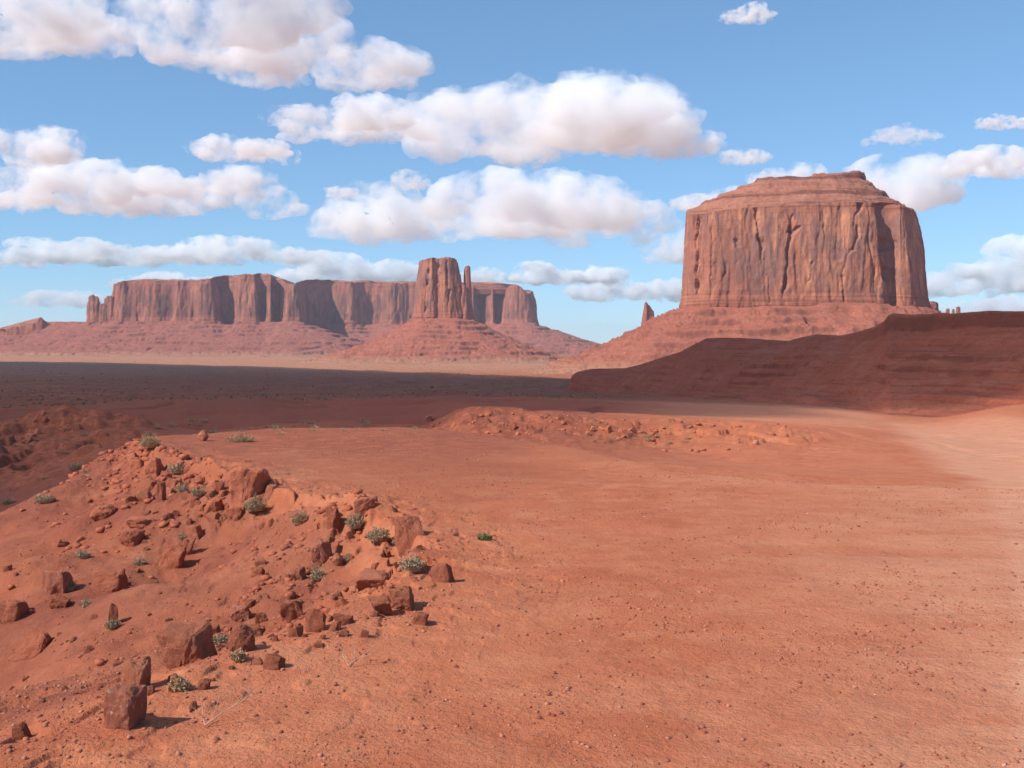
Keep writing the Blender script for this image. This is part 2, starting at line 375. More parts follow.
# ------------------------------------------------------------------ the long ridge on the right (terrain)
def build_ridge():
    cu = [555, 566, 569, 572, 576, 581, 591, 624, 640, 654, 680, 706, 728, 760, 788, 803, 817, 840, 855, 873, 884, 888, 892, 914, 936, 960, 1024, 1300, 1700]
    cv = [395, 390, 384, 375.5, 372.5, 371, 369, 368.5, 365, 360, 352, 338.3, 337.6, 339, 341, 337, 334, 335.5, 332.5, 327, 321, 315, 313.2, 315, 313, 312.4, 311, 316, 345]
    yc = lambda u: np.interp(u, [555, 624, 706, 800, 890, 1024, 1300, 1700], [640, 540, 430, 360, 300, 262, 235, 225])
    yf = lambda u: np.interp(u, [555, 575, 624, 706, 800, 890, 1024, 1300, 1700], [612, 590, 440, 320, 250, 215, 188, 165, 155])
    u = np.concatenate([np.linspace(552, 1060, 760)[:-1], np.linspace(1060, 1700, 120)])
    w = np.concatenate([np.linspace(-.08, 1, 260)[:-1], np.linspace(1, 1.9, 60)])
    W, U = np.meshgrid(w, u, indexing='ij')
    YC, YF = yc(U), yf(U)
    Y = YF + (YC-YF)*W; X = (U-512)/F*Y
    zc = -(np.interp(U, cu, cv)-HV)/F*YC
    zg = ground(X, Y, False)
    zfoot = zg - 1.2
    t = np.clip(W, 0, 1)
    cliffy = sst(800, 915, U)
    wv = .10*fbm(X/40, Y/40, 3.1, o=3)*np.sin(np.pi*t)
    tt = np.clip(t+wv, 0, 1)
    g0 = .62*tt**1.15 + .38*sst(.35, 1, tt)
    g1 = np.interp(tt, [0, .2, .42, .60, .76, .90, .935, 1], [0, .12, .30, .47, .66, .82, .985, 1.0])
    left = 1-sst(575, 640, U)
    g2 = np.interp(tt, [0, .15, .5, .8, 1], [0, .3, .8, .95, 1])
    g = g0*(1-cliffy)+g1*cliffy; g = g*(1-left)+g2*left
    z = zfoot + (zc-zfoot)*g
    mid = np.sin(np.pi*np.clip(t, 0, 1))**.6
    z = z + mid*(1.2*fbm(X/30, Y/16, 5.2, o=4) - 1.5*np.clip(ridged(X/24, Y/60, 1.3, o=3)-.3, 0, 1))
    zt = terrace(z, 3.1, .30, .6, .55*fbm(X/60, Y/60, 2.2, o=3)); zt = terrace(zt, 1.1, .4, .35, .5*fbm(X/30, Y/30, 4.2, o=3))
    amt = mid*np.clip(.45+1.3*vnoise(X/22, Y/22, 8.1), 0, 1)
    z = z + (zt-z)*amt
    z = z + .30*fbm(X/3.4, Y/3.4, 6.6, o=4)*(.35+.65*mid) + .9*np.clip(fbm(X/1.9, Y/1.9, 2.6, o=2)-.25, 0, 1)*mid + .55*np.round(3*fbm(X/4.0, 0*Y, 1.7, o=3))/3*sst(.85, 1, t)*(.3+.7*cliffy)
    back = sst(1.06, 1.9, W)
    z = z*(1-back) + (zg-3)*back
    z = np.where(W < 0, zg-3, z)
    me = np_mesh('ridge', np.stack([X, Y, z], -1).reshape(-1, 3), grid_faces(len(w), len(u)))
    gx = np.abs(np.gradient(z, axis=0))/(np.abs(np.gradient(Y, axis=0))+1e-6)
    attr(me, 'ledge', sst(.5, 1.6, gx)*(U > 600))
    m = M('red_shale_ridge')
    bed = m.noise(1, 5, .75, vec=m.pos((.02, .02, .9)), dist=.2)
    c = m.mix(m.rng(bed, .35, .62), (.40, .105, .055), (.32, .082, .045))
    c = m.mix(m.rng(m.noise(.09, 6, .7), .45, .65, 0, .7), c, (.40, .14, .085))
    c = m.mix(m.rng(m.noise(.5, 5, .8), .54, .66, 0, .8), c, (.17, .052, .034))
    c = m.mix(m.rng(m.noise(1, 4, .8, vec=m.pos((.03, .03, 1.6)), dist=.4), .55, .62, 0, .75), c, (.20, .06, .04))  # bed lines coloured darker for contrast that flat ambient light lacks
    c = m.mix(m.rng(m.noise(.9, 4, .8), .60, .68, 0, .6), c, (.50, .20, .13))
    c = m.mix(m.math('MULTIPLY', m.attr('ledge'), .75), c, (.15, .046, .032))  # steep ledge faces painted darker, in place of shading under ambient light
    m.color(c); nb = m.bump(m.noise(.8, 6, .75), .5, .8); m.bump(bed, .4, .5, nb)
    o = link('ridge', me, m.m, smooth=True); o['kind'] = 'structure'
build_ridge()

# ------------------------------------------------------------------ buttes and mesas
def smooth_closed(P, step):
    P = np.asarray(P, float); n = len(P); out = []
    for i in range(n):
        a, b, c, d = P[i-1], P[i], P[(i+1) % n], P[(i+2) % n]
        k = max(2, int(np.hypot(*(c-b)[:2])/step)); t = np.arange(k)[:, None]/k
        q = .5*((2*b) + (c-a)*t + (2*a-5*b+4*c-d)*t**2 + (3*b-a-3*c+d)*t**3)
        out.append(q*.65 + (b+(c-b)*t)*.35)
    return np.concatenate(out)
def cliff(name, pts, zb, inset, step, S, mat, parent, amp=1.0, cracks=(), capf=None, caprows=40, slab=1.0, org=(0, 0, 0), rimwear=0.0, centre=None, base_in=0.0):
    """pts: (bearing, distance, rim height as slope row). The wall rises from zb to its rim, and a cap closes it."""
    P = np.array([((u-512)/F*Y, Y, (HV-v)/F*Y) for u, Y, v in pts])
    C = smooth_closed(P, step); n = len(C)
    area = .5*np.sum(C[:, 0]*np.roll(C[:, 1], -1)-np.roll(C[:, 0], -1)*C[:, 1])
    if area < 0: C = C[::-1]
    nx = np.roll(C[:, 1], -3)-np.roll(C[:, 1], 3); ny = -(np.roll(C[:, 0], -3)-np.roll(C[:, 0], 3)); l = np.hypot(nx, ny)+1e-9; nx, ny = nx/l, ny/l
    for _ in range(3):
        nx = (np.roll(nx, 1)+nx+np.roll(nx, -1))/3; ny = (np.roll(ny, 1)+ny+np.roll(ny, -1))/3
    hmean = C[:, 2].mean()-zb; rows = max(12, int(hmean/step))
    h = np.linspace(-.06, 1, rows)[:, None]
    z = zb + (C[None, :, 2]-zb)*h
    ins = inset(nx, ny) if callable(inset) else inset
    X = C[None, :, 0] + 0*h; Y = C[None, :, 1] + 0*h; NX = nx[None, :]+0*h; NY = ny[None, :]+0*h
    hh = np.clip(h, 0, 1)
    d = -ins*(.35*hh + .65*hh**2.2) - base_in + 0*X
    zs = z*.10
    wx = X + S*.14*fbm(X/S, Y/S, z/(S*1.4), o=3)
    d = d - amp*S*.13*np.clip(ridged(wx/(S*1.1), Y/(S*1.1), zs/S, o=2)-.30, 0, 1)
    d = d - amp*S*.10*np.clip(ridged(wx/(S*.33)+9, Y/(S*.33), zs/(S*.6)+3, o=2)-.35, 0, 1)
    q = fbm(wx/(S*.9), Y/(S*.9), z/(S*5.2)+7, o=3)*3.0
    fl = q-np.floor(q); d = d + slab*S*.075*(np.floor(q)+sst(0, .12, fl)-.5)
    q = fbm(wx/(S*.3)+3, Y/(S*.3), z/(S*1.7)+2, o=2)*2.4
    fl = q-np.floor(q); d = d + slab*S*.035*(np.floor(q)+sst(0, .2, fl))
    d = d + S*.03*fbm(X/(S*.12), Y/(S*.12), z/(S*.3), o=3)
    # thin beds at the foot and under the rim stand out as ledges
    zz = (z-zb)/(hmean)
    bed = vnoise(0*X+.5, 0*X+.5, z/(S*.10)+fbm(X/(S*2), Y/(S*2), o=2)) 
    d = d + S*.05*bed*(sst(.16, .03, zz)+sst(.90, .98, zz)) + S*.08*sst(.10, 0, zz)
    for (xa, za, xb, zb2, dep, wd) in cracks:       # a slanting groove: sharp on its left side, easing out to the right
        t = np.clip((z-zb2)/(za-zb2), 0, 1); xc = xb+(xa-xb)*t + S*.07*vnoise(z/(S*.3), 0*z+xa) + S*.018*vnoise(z/(S*.09), 0*z+xa+5); wd_ = wd*np.clip(.65+.6*vnoise(z/(S*.6), 0*z+xa+11), .3, 1.1)
        win = sst(-.08, .05, (z-zb2)/(za-zb2))*(1-sst(.95, 1.08, (z-zb2)/(za-zb2)))*(NY < -.1)
        e = X-xc
        d = d - dep*np.minimum(wd_/wd, 1.1)*win*sst(-.12*wd, 0, e)*(1-sst(.25*wd_, wd_, e))
    Vx, Vy = X+NX*d, Y+NY*d
    if rimwear:
        z = z - rimwear*sst(.9, 1, hh)*np.clip(vnoise(X/(S*.3), Y/(S*.3), 3.3)+.2, 0, 1)*S
    V = [np.stack([Vx, Vy, z], -1).reshape(-1, 3)]
    ob = link(name, np_mesh(name, V[0]-np.array(org), grid_faces(rows, n, True)), mat, parent, smooth=True)
    # cap
    tx, ty, tz = Vx[-1], Vy[-1], z[-1]
    sx, sy = tx.copy(), ty.copy(); kk = max(1, n//60)
    for _ in range(4):
        sx = sum(np.roll(sx, j) for j in range(-kk, kk+1))/(2*kk+1); sy = sum(np.roll(sy, j) for j in range(-kk, kk+1))/(2*kk+1)
    cx, cy = centre if centre else (tx.mean(), ty.mean())
    rho = np.concatenate([[0, .004], np.linspace(.01, 1, caprows)])[:, None]
    bl = sst(0, .08, rho)
    CX = (tx[None]*(1-bl)+sx[None]*bl)*(1-rho)+cx*rho; CY = (ty[None]*(1-bl)+sy[None]*bl)*(1-rho)+cy*rho
    if capf: CZ = capf(tx[None]+0*rho, rho, tz[None]+0*rho, CX, CY)
    else: CZ = tz[None]*(1-rho)+tz.mean()*rho + S*.12*sst(0, .25, rho)
    CZ = CZ + S*.03*fbm(CX/(S*.25), CY/(S*.25), 2.0, o=4)*sst(0, .03, rho)
    capo = np_mesh('cap', np.stack([CX, CY, CZ], -1).reshape(-1, 3)-np.array(org), grid_faces(len(rho), n, True))
    return ob, capo, np.stack([C[:, 0], C[:, 1]], -1)
def inside(x, y, P):
    c = np.zeros(np.shape(x), bool); n = len(P)
    for i in range(n):
        (ax, ay), (bx, by) = P[i-1], P[i]
        c ^= ((ay > y) != (by > y)) & (x < (bx-ax)*(y-ay)/(by-ay+1e-12)+ax)
    return c
def talus(name, profs, x0, x1, y0, y1, step, P, mat, parent, org, rough=.8, foot_z=-30, footw=25):
    xs = np.arange(x0, x1, step); ys = np.arange(y0, y1, step); X, Y = np.meshgrid(xs, ys)
    Z = np.full(X.shape, -1e9); DD = np.full(X.shape, 1e9)
    wX = X + P*1.6*fbm(X/(P*5), Y/(P*5), 1.0, o=3); wY = Y + P*1.6*fbm(X/(P*5), Y/(P*5), 5.0, o=3)
    for poly, zb, D, L, p in profs:
        pl = np.array(poly); d, s, _ = seg_dist(wX, wY, pl, True); ins = inside(wX, wY, pl)
        d = np.where(ins, 0, d)
        z = zb - D*(1-np.clip(1-d/L, 0, 1)**p) - np.maximum(d-L, 0)*.25
        m = z > Z; Z = np.where(m, z, Z); DD = np.where(m, d, DD)
    a = sst(0, P*2, DD)
    gul = np.clip(ridged(X/(P*4.2), Y/(P*4.2), 2.0, o=3)-.25, 0, 1)
    Z = Z - a*rough*P*.7*gul + a*rough*P*.35*fbm(X/(P*3), Y/(P*3), 4.0, o=4)
    nz = .45*fbm(X/(P*14), Y/(P*14), 3.0, o=2)
    am = np.clip(.55+1.0*vnoise(X/(P*8), Y/(P*8), 6.0), 0, 1)
    zt = terrace(Z, P*2.1, .28, .8, nz)
    Z2 = Z + (zt-Z)*am*rough
    zt = terrace(Z2, P*.8, .35, .6, nz*2); Z2 = Z2 + (zt-Z2)*.5*rough
    # fallen blocks
    b = np.clip(fbm(X/(P*.42), Y/(P*.42), 9.0, o=2)-.28, 0, 1)*sst(-.5, .2, vnoise(X/(P*6), Y/(P*6), 8.0))
    Z2 = Z2 + b*P*1.2*sst(P*.6, P*2, DD)
    Z2 = Z2 + P*.10*fbm(X/(P*.5), Y/(P*.5), 7.0, o=3)
    G = ground(X, Y, False)
    keep = (Z2 > G-6) 
    f = grid_faces(len(ys), len(xs)); kf = keep.ravel()[f].any(1); f = f[kf]
    used = np.unique(f); mp = np.zeros(X.size, np.int64); mp[used] = np.arange(len(used)); f = mp[f]
    V = np.stack([X, Y, Z2], -1).reshape(-1, 3)[used]-np.array(org)
    me = np_mesh(name, V, f)
    gy, gx = np.gradient(Z2, step); sl = np.hypot(gx, gy)
    attr(me, 'ledge', sst(.8, 1.5, sl).ravel()[used]); attr(me, 'foot', (1-sst(2, footw, Z2-G)).ravel()[used])
    return link(name, me, mat, parent, smooth=True)
def zrow(v, Y): return (HV-v)/F*Y
def xcol(u, Y): return (u-512)/F*Y

def layered_cap():
    m = M('layered_cap_rock')
    bed = m.noise(1, 4, .7, vec=m.pos((.006, .006, .13)), dist=.15)
    c = m.mix(m.rng(m.noise(.05, 6, .7), .38, .62), (.33, .125, .08), (.41, .17, .11))
    c = m.mix(m.rng(bed, .50, .56, 0, .8), c, (.17, .062, .045))
    c = m.mix(m.rng(m.noise(.16, 5, .8), .58, .66, 0, .6), c, (.52, .29, .20))
    c = m.mix(m.rng(m.noise(.22, 5, .8), .56, .66, 0, .8), c, (.15, .06, .042))
    m.color(c); nb = m.bump(m.noise(.25, 6, .8), 2.0, .9); m.bump(bed, 3.0, .7, nb); return m.m
cap_m = layered_cap()
def add_cap(capo, parent, name='cap_rock', mat=None): return link(name, capo, mat or cap_m, parent, smooth=True)

# big butte on the right
org = (xcol(800, 1600), 1600, 0)
B1 = empty('butte', org, 'huge broad red sandstone butte on the right with a stepped rounded top', 'butte')
pts = [(683, 1600, 210), (680.5, 1545, 212.5), (688, 1500, 214), (706, 1484, 212), (732, 1476, 208), (760, 1470, 205.5), (785, 1466, 204.5), (815, 1462, 203), (848, 1462, 201),
       (872, 1464, 201), (884, 1468, 201.5), (891, 1494, 203.5), (900, 1486, 203.5), (912, 1488, 204.5), (924, 1520, 207), (929.5, 1580, 210), (926, 1660, 214), (900, 1760, 222),
       (800, 1800, 224), (720, 1780, 222), (695, 1700, 218)]
zb1 = zrow(304.5, 1500)
def cr(u0, v0, u1, v1, dep, wd, Y=1470): return (xcol(u0, Y), zrow(v0, Y), xcol(u1, Y), zrow(v1, Y), dep, wd)
cracks = [cr(696.5, 216, 697.5, 290, 9, 9), cr(756, 208, 761, 262, 10, 11), cr(768, 274, 770, 302, 7, 8), cr(789, 229, 783, 296, 10, 10), cr(793, 214, 787, 232, 6, 8), cr(796, 226, 789, 233, 6, 14),
          cr(860, 203, 853, 226, 7, 12), cr(858, 226, 852, 250, 5, 9), cr(850, 250, 841, 276, 5, 7), cr(841, 276, 843, 303, 6, 6), cr(735, 238, 738, 246, 5, 14), cr(868, 228, 876, 300, 5, 8),
          cr(713, 228, 711, 300, 3, 5), cr(726, 262, 722, 300, 4, 6), cr(812, 262, 806, 282, 3, 6), cr(823, 208, 823, 232, 2.5, 3), cr(886, 205, 886, 300, 12, 22)]
def cap1(tx, rho, tz, CX, CY):
    # height over eye against inset, for the left and the right flank
    rw = rho + .02*fbm(CX/30, CY/30, 6.0, o=3)*sst(0, .04, rho)
    zl = np.interp(rw, [0, .02, .08, .09, .20, .21, .32, .33, .44, .452, .70, .84, .852, 1], [0, 2, 8, 12, 24, 29, 38, 43, 49, 54, 58, 61, 68, 68])
    zr = np.interp(rw, [0, .04, .12, .132, .30, .315, .48, .495, .60, .612, 1], [0, 2, 7, 12, 23, 31, 43, 49, 56, 68, 68])
    k = sst(xcol(760, 1600), xcol(880, 1600), tx)
    z = tz*(1-sst(0, .5, rho)) + 221*sst(0, .5, rho) + zl*(1-k)+zr*k
    z = z + 2.5*fbm(CX/26, CY/26, 4.0, o=3)*sst(0, .1, rho)*(1-sst(.55, .62, rho)); zt = terrace(z, 5.0, .45, .4, .35*fbm(CX/60, CY/60, 1.0, o=2))
    return z + (zt-z)*sst(0, .05, rho) + 2.2*np.clip(fbm(CX/9, CY/9, 5.0, o=3), -.2, 1)*sst(0, .03, rho)
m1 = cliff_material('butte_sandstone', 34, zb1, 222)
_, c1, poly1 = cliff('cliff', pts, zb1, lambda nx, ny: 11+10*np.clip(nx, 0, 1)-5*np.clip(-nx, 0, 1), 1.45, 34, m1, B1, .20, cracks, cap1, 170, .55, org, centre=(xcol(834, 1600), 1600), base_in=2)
add_cap(c1, B1)
talus('talus', [(poly1[::6], zb1+1, 103, 240, 1.22)], xcol(512, 1500), xcol(1130, 1500), 1180, 2050, 2.2, 7.5, talus_material('talus_soil', 7.5), B1, org)

# the mitten-shaped butte
org = (xcol(442, 2900), 2900, 0)
B2 = empty('butte', org, 'narrow mitten-shaped red butte with a thin thumb spire, on a cone of scree', 'butte')
zb2 = zrow(317.5, 2880)
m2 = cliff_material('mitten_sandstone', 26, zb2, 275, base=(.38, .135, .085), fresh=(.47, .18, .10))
body = [(413, 2900, 262), (415, 2872, 261), (423, 2858, 258.8), (433, 2852, 257.3), (437, 2858, 259), (441, 2850, 258), (449, 2846, 256.8), (455, 2850, 257.6), (461, 2860, 259.5), (465, 2885, 263), (464, 2930, 264), (452, 2960, 260), (430, 2965, 260), (417, 2945, 262)]
_, c2, polyb = cliff('cliff', body, zb2, lambda nx, ny: 6+13*np.clip(-nx, 0, 1)+17*np.clip(nx, 0, 1), 1.9, 26, m2, B2, 1.1, [(xcol(u, 2860), zrow(a, 2860), xcol(u2, 2860), zrow(b, 2860), dp, w) for u, a, u2, b, dp, w in
      [(446, 261, 446, 285, 9, 9), (449, 290, 447, 306, 9, 10), (437, 264, 433, 300, 7, 9), (427, 268, 424, 312, 7, 10), (454, 280, 458, 310, 6, 8)]], None, 20, 1.0, org, rimwear=.12)
add_cap(c2, B2)
sh = [(457, 2890, 286), (461, 2864, 284), (467, 2862, 286), (472, 2880, 290), (473, 2915, 292), (466, 2925, 290), (458, 2915, 286)]
_, c3, polys = cliff('shoulder', sh, zb2, lambda nx, ny: 5+4*np.clip(nx, 0, 1), 1.9, 18, m2, B2, .8, (), None, 12, 1.0, org, rimwear=.3)
add_cap(c3, B2)
thm = [(463.4, 2890, 268), (465, 2877, 266), (469.4, 2876, 265.5), (471.4, 2890, 267), (469.8, 2904, 268), (465, 2904, 269)]
_, c4, _ = cliff('thumb', thm, zrow(296, 2890), 2.6, 1.5, 9, m2, B2, .9, (), None, 8, 1.1, org, rimwear=.2)
add_cap(c4, B2)
talus('talus', [(polyb[::6], zb2+1, 137, 420, 1.85), (polys[::5], zb2-1, 135, 420, 1.85)], xcol(255, 2900), xcol(640, 2900), 2330, 3400, 2.8, 7.5, talus_material('talus_shale', 11, (.34, .090, .052)), B2, org)

# the long mesa behind
org = (xcol(300, 4400), 4400, 0)
B3 = empty('mesa', org, 'long flat-topped mesa on the left horizon, with knobs at its left end', 'mesa')
zb3 = zrow(320.5, 4200)
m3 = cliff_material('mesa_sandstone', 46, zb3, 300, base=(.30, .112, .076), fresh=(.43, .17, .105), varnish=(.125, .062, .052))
main = [(111, 4290, 284), (115, 4245, 283), (122, 4222, 280), (140, 4232, 280), (147, 4205, 280.3), (170, 4215, 280.5), (176, 4192, 280.6), (193, 4205, 280.3), (200, 4188, 279.5), (213, 4186, 278), (219, 4215, 277.5), (224, 4290, 277), (233, 4262, 276.5),
        (239, 4200, 274.8), (252, 4190, 274.5), (257, 4196, 274.5), (262, 4252, 274.8), (268, 4208, 275), (271, 4196, 276), (276, 4262, 279), (284, 4210, 283), (293, 4200, 284), (299, 4204, 284.6), (301.5, 4235, 284.6), (302, 4330, 284), (304, 4450, 283),
        (312, 4610, 281), (330, 4680, 281.5), (352, 4640, 282), (372, 4700, 282.3), (392, 4650, 282.6), (416, 4680, 283), (440, 4640, 283.5), (464, 4600, 284), (474, 4560, 284), (481, 4640, 284), (493, 4540, 284), (499, 4610, 284), (507, 4480, 284), (515, 4440, 284.5), (524, 4430, 289), (532, 4455, 294), (534, 4540, 294),
        (532, 4800, 290), (440, 5100, 294), (250, 5050, 292), (130, 4700, 288)]
def cap3(tx, rho, tz, CX, CY):
    z = tz*(1-sst(0, .4, rho)) + 330*sst(0, .4, rho)*.0 + tz*sst(0, .4, rho) + 9*sst(0, .05, rho) + 3*np.clip(fbm(CX/40, CY/40, 3.0, o=3), 0, 1)
    return z
_, c5, poly3 = cliff('cliff', main, zb3, lambda nx, ny: 12+14*np.clip(nx, 0, 1), 4.0, 46, m3, B3, 1.0, (), cap3, 26, 1.0, org, rimwear=.10, centre=(xcol(300, 5000), 5000))
add_cap(c5, B3)
for k, (nm, P_) in enumerate([('knob', [(86.5, 4300, 303), (88, 4268, 297), (92, 4256, 294), (97, 4258, 295.5), (101, 4272, 301), (101, 4320, 303), (92, 4330, 298)]),
                              ('knob', [(97, 4300, 306), (99, 4256, 304), (103, 4250, 303.5), (109, 4256, 304.5), (111, 4300, 306), (103, 4320, 306)]),
                              ('knob', [(103.5, 4290, 299), (105.5, 4258, 296), (110, 4248, 295.5), (116, 4258, 296.5), (118, 4300, 297), (110, 4325, 298)])]):
    o_, c_, _ = cliff(nm, P_, zb3, 4, 3.0, 18, m3, B3, 1.2, (), None, 10, 1.3, org, rimwear=.45); add_cap(c_, B3)
outp = [(2, 4320, 331), (6, 4272, 329), (14, 4264, 326), (24, 4268, 325.5), (33, 4262, 323), (38, 4262, 320), (41, 4262, 317), (44, 4268, 319.5), (48, 4275, 323), (57, 4290, 324), (60, 4330, 325), (40, 4350, 320), (15, 4350, 328), (-60, 4380, 334), (-60, 4330, 334)]
o_, c_, polyo = cliff('outcrop', outp, zrow(337, 4270), 3, 3.0, 16, m3, B3, 1.2, (), None, 10, 1.3, org, rimwear=.4); add_cap(c_, B3)
knobpoly = np.array([(xcol(u, Y), Y) for u, Y in [(88, 4280), (118, 4262), (118, 4330), (88, 4330)]])
tailpoly = np.array([(xcol(u, Y), Y) for u, Y in [(50, 4310), (90, 4280), (90, 4360), (50, 4360)]])
rtail = np.array([(xcol(u, Y), Y) for u, Y in [(534, 4480), (550, 4560), (548, 4700), (530, 4700)]])
talus('talus', [(poly3[::8], zb3+1, 152, 520, 1.25), (knobpoly, zb3+1, 152, 520, 1.25), (tailpoly, zrow(321.5, 4300), 140, 330, 1.5), (polyo[::4], zrow(335, 4270)+1, 85, 420, 1.2), (rtail, zrow(339, 4500), 100, 420, 1.2)],
      xcol(-80, 4300), xcol(700, 4300), 3640, 4800, 3.8, 9, talus_material('talus_mesa', 12, (.28, .080, .052)), B3, org, foot_z=-16)

# thin spire behind the big butte's left slope
org = (xcol(648, 2600), 2600, 0)
B4 = empty('spire', org, 'small jagged rock spire rising behind the left scree slope of the big butte', 'rock spire')
sp = [(641.5, 2600, 306), (643, 2588, 303), (646.5, 2584, 301), (649, 2588, 304), (652, 2590, 308.5), (655.5, 2600, 311), (655, 2612, 311), (648, 2618, 304), (643, 2612, 306)]
_, c_, poly4 = cliff('cliff', sp, zrow(334, 2600), 5, 1.6, 12, m2, B4, 1.1, (), None, 8, 1.2, org, rimwear=.5); add_cap(c_, B4)
talus('talus', [(poly4[::3], zrow(333, 2600), 80, 260, 1.3)], xcol(560, 2600), xcol(740, 2600), 2350, 2860, 6, 11, talus_material('talus_spire', 11), B4, org)

# little block and stumps past the big butte's right slope
org = (xcol(936, 2300), 2300, 0)
B5 = empty('butte', org, 'tiny square butte behind the right foot of the big butte', 'butte')
sp = [(926, 2300, 302), (927, 2280, 301.5), (933, 2275, 301.3), (938, 2280, 302), (938.5, 2310, 303), (930, 2325, 303)]
_, c_, poly5 = cliff('cliff', sp, zrow(316, 2300), 2.5, 1.8, 12, m2, B5, .7, (), None, 8, 1, org, rimwear=.2); add_cap(c_, B5)
talus('talus', [(poly5[::3], zrow(313, 2300), 120, 300, 1.2)], xcol(800, 2300), xcol(1080, 2300), 2000, 2600, 7, 11, talus_material('talus_small', 11), B5, org)
org = (xcol(952, 2800), 2800, 0)
B6 = empty('rock_pinnacle', org, 'row of tiny blunt pinnacles over the dark ridge, right of the big butte', 'rock pinnacle')
for k, (a, b, t) in enumerate([(945.5, 950, 308.5), (951.5, 955, 309), (955.5, 960.5, 306.8)]):
    sp = [(a, 2800, t+.5), (a+.6, 2790, t), (b-.6, 2790, t), (b, 2800, t+.5), (b-.6, 2812, t), (a+.6, 2812, t)]
    _, c_, poly6 = cliff('pinnacle', sp, zrow(320, 2800), 2, 1.8, 9, m2, B6, .6, (), None, 6, 1, org, rimwear=.3); add_cap(c_, B6)
    if k == 1: talus('talus', [(poly6[::3], zrow(313.5, 2800), 140, 330, 1.2)], xcol(830, 2800), xcol(1070, 2800), 2450, 3150, 8, 11, talus_material('talus_low', 11), B6, org)

# far low mesa on the horizon between the mesa and the big butte
org = (xcol(640, 9000), 9000, 0)
B7 = empty('mesa', org, 'low blue-grey mesa far off in the gap left of the big butte', 'mesa')
sp = [(545, 9100, 349.4), (552, 8950, 349.2), (600, 8900, 349), (680, 8900, 348.6), (800, 8950, 348.6), (900, 9100, 349), (880, 9600, 350), (600, 9700, 350)]
_, c_, poly7 = cliff('cliff', sp, -8, 12, 14, 80, m3, B7, .8, (), None, 8, .8, org, rimwear=.05); add_cap(c_, B7)
talus('talus', [(poly7[::3], -2, 40, 260, 1.2)], xcol(520, 9000), xcol(930, 9000), 8550, 9800, 24, 26, talus_material('talus_far', 26), B7, org)

# ------------------------------------------------------------------ rocks
RM = {'red': rock_material('red_rock', (.43, .130, .072), (.51, .175, .098)), 'dark': rock_material('dark_red_rock', (.41, .118, .062), (.48, .155, .085)),
      'pale': rock_material('pale_faced_rock', (.43, .135, .078), (.50, .18, .11), .35)}
def rock_mesh(seed, shape='block', fine=2):
    r = random.Random(seed); bm = bmesh.new(); n = {'block': 15, 'slab': 14, 'spike': 12, 'round': 40}[shape]
    for _ in range(n):
        if shape != 'round' and _ < 8:
            k_ = (.55 if shape == 'spike' and _ & 4 else 1); v = Vector(((1 if _ & 1 else -1)*r.uniform(.42, 1)*k_+r.uniform(-.2, .2), (1 if _ & 2 else -1)*r.uniform(.42, 1)*k_+r.uniform(-.2, .2), (1 if _ & 4 else -1)*r.uniform(.4, 1)))
        elif shape == 'round': v = Vector((r.gauss(0, 1), r.gauss(0, 1), r.gauss(0, 1))).normalized()*r.uniform(.9, 1)
        else:
            v = Vector((r.uniform(-1, 1), r.uniform(-1, 1), r.uniform(-1, 1))); m_ = max(abs(c) for c in v); v = v/m_*r.uniform(.8, 1)
            if shape == 'spike' and v.z > 0 and _ >= 8: v.x *= .55; v.y *= .6
        bm.verts.new(v)
    res = bmesh.ops.convex_hull(bm, input=bm.verts)
    bmesh.ops.delete(bm, geom=list({e for e in res['geom_interior'] if isinstance(e, bmesh.types.BMVert)}), context='VERTS')
    bmesh.ops.dissolve_limit(bm, angle_limit=math.radians(14), verts=bm.verts, edges=bm.edges)
    if fine >= 1:
        bmesh.ops.bevel(bm, geom=list(bm.edges)+list(bm.verts), offset=.07, segments=1, affect='EDGES', profile=.5, clamp_overlap=True)
    bmesh.ops.triangulate(bm, faces=bm.faces)
    for _ in range(fine):
        bmesh.ops.subdivide_edges(bm, edges=[e for e in bm.edges if e.calc_length() > .22], cuts=1, use_grid_fill=True)
        bmesh.ops.triangulate(bm, faces=bm.faces)
    me = bpy.data.meshes.new('rock'); bm.to_mesh(me); bm.free()
    V = np.empty(len(me.vertices)*3, np.float32); me.vertices.foreach_get('co', V); V = V.reshape(-1, 3).astype(float)
    lo, hi = V.min(0), V.max(0); V = (V-(lo+hi)/2)/((hi-lo)/2)
    n_ = V/np.linalg.norm(V, axis=1)[:, None]; s = seed*3.7 % 50
    a = .15*fbm(V[:, 0]*1.7+s, V[:, 1]*1.7, V[:, 2]*1.7+.01, o=3)
    q = 2.6*fbm(V[:, 0]*1.3+s, V[:, 1]*1.3+5, V[:, 2]*1.6+.01, o=2); a = a + .075*(np.floor(q)+sst(0, .15, q-np.floor(q)))
    V = V + n_*a[:, None]*(1 if fine else .3)
    me.vertices.foreach_set('co', V.astype(np.float32).ravel()); me.update()
    return me
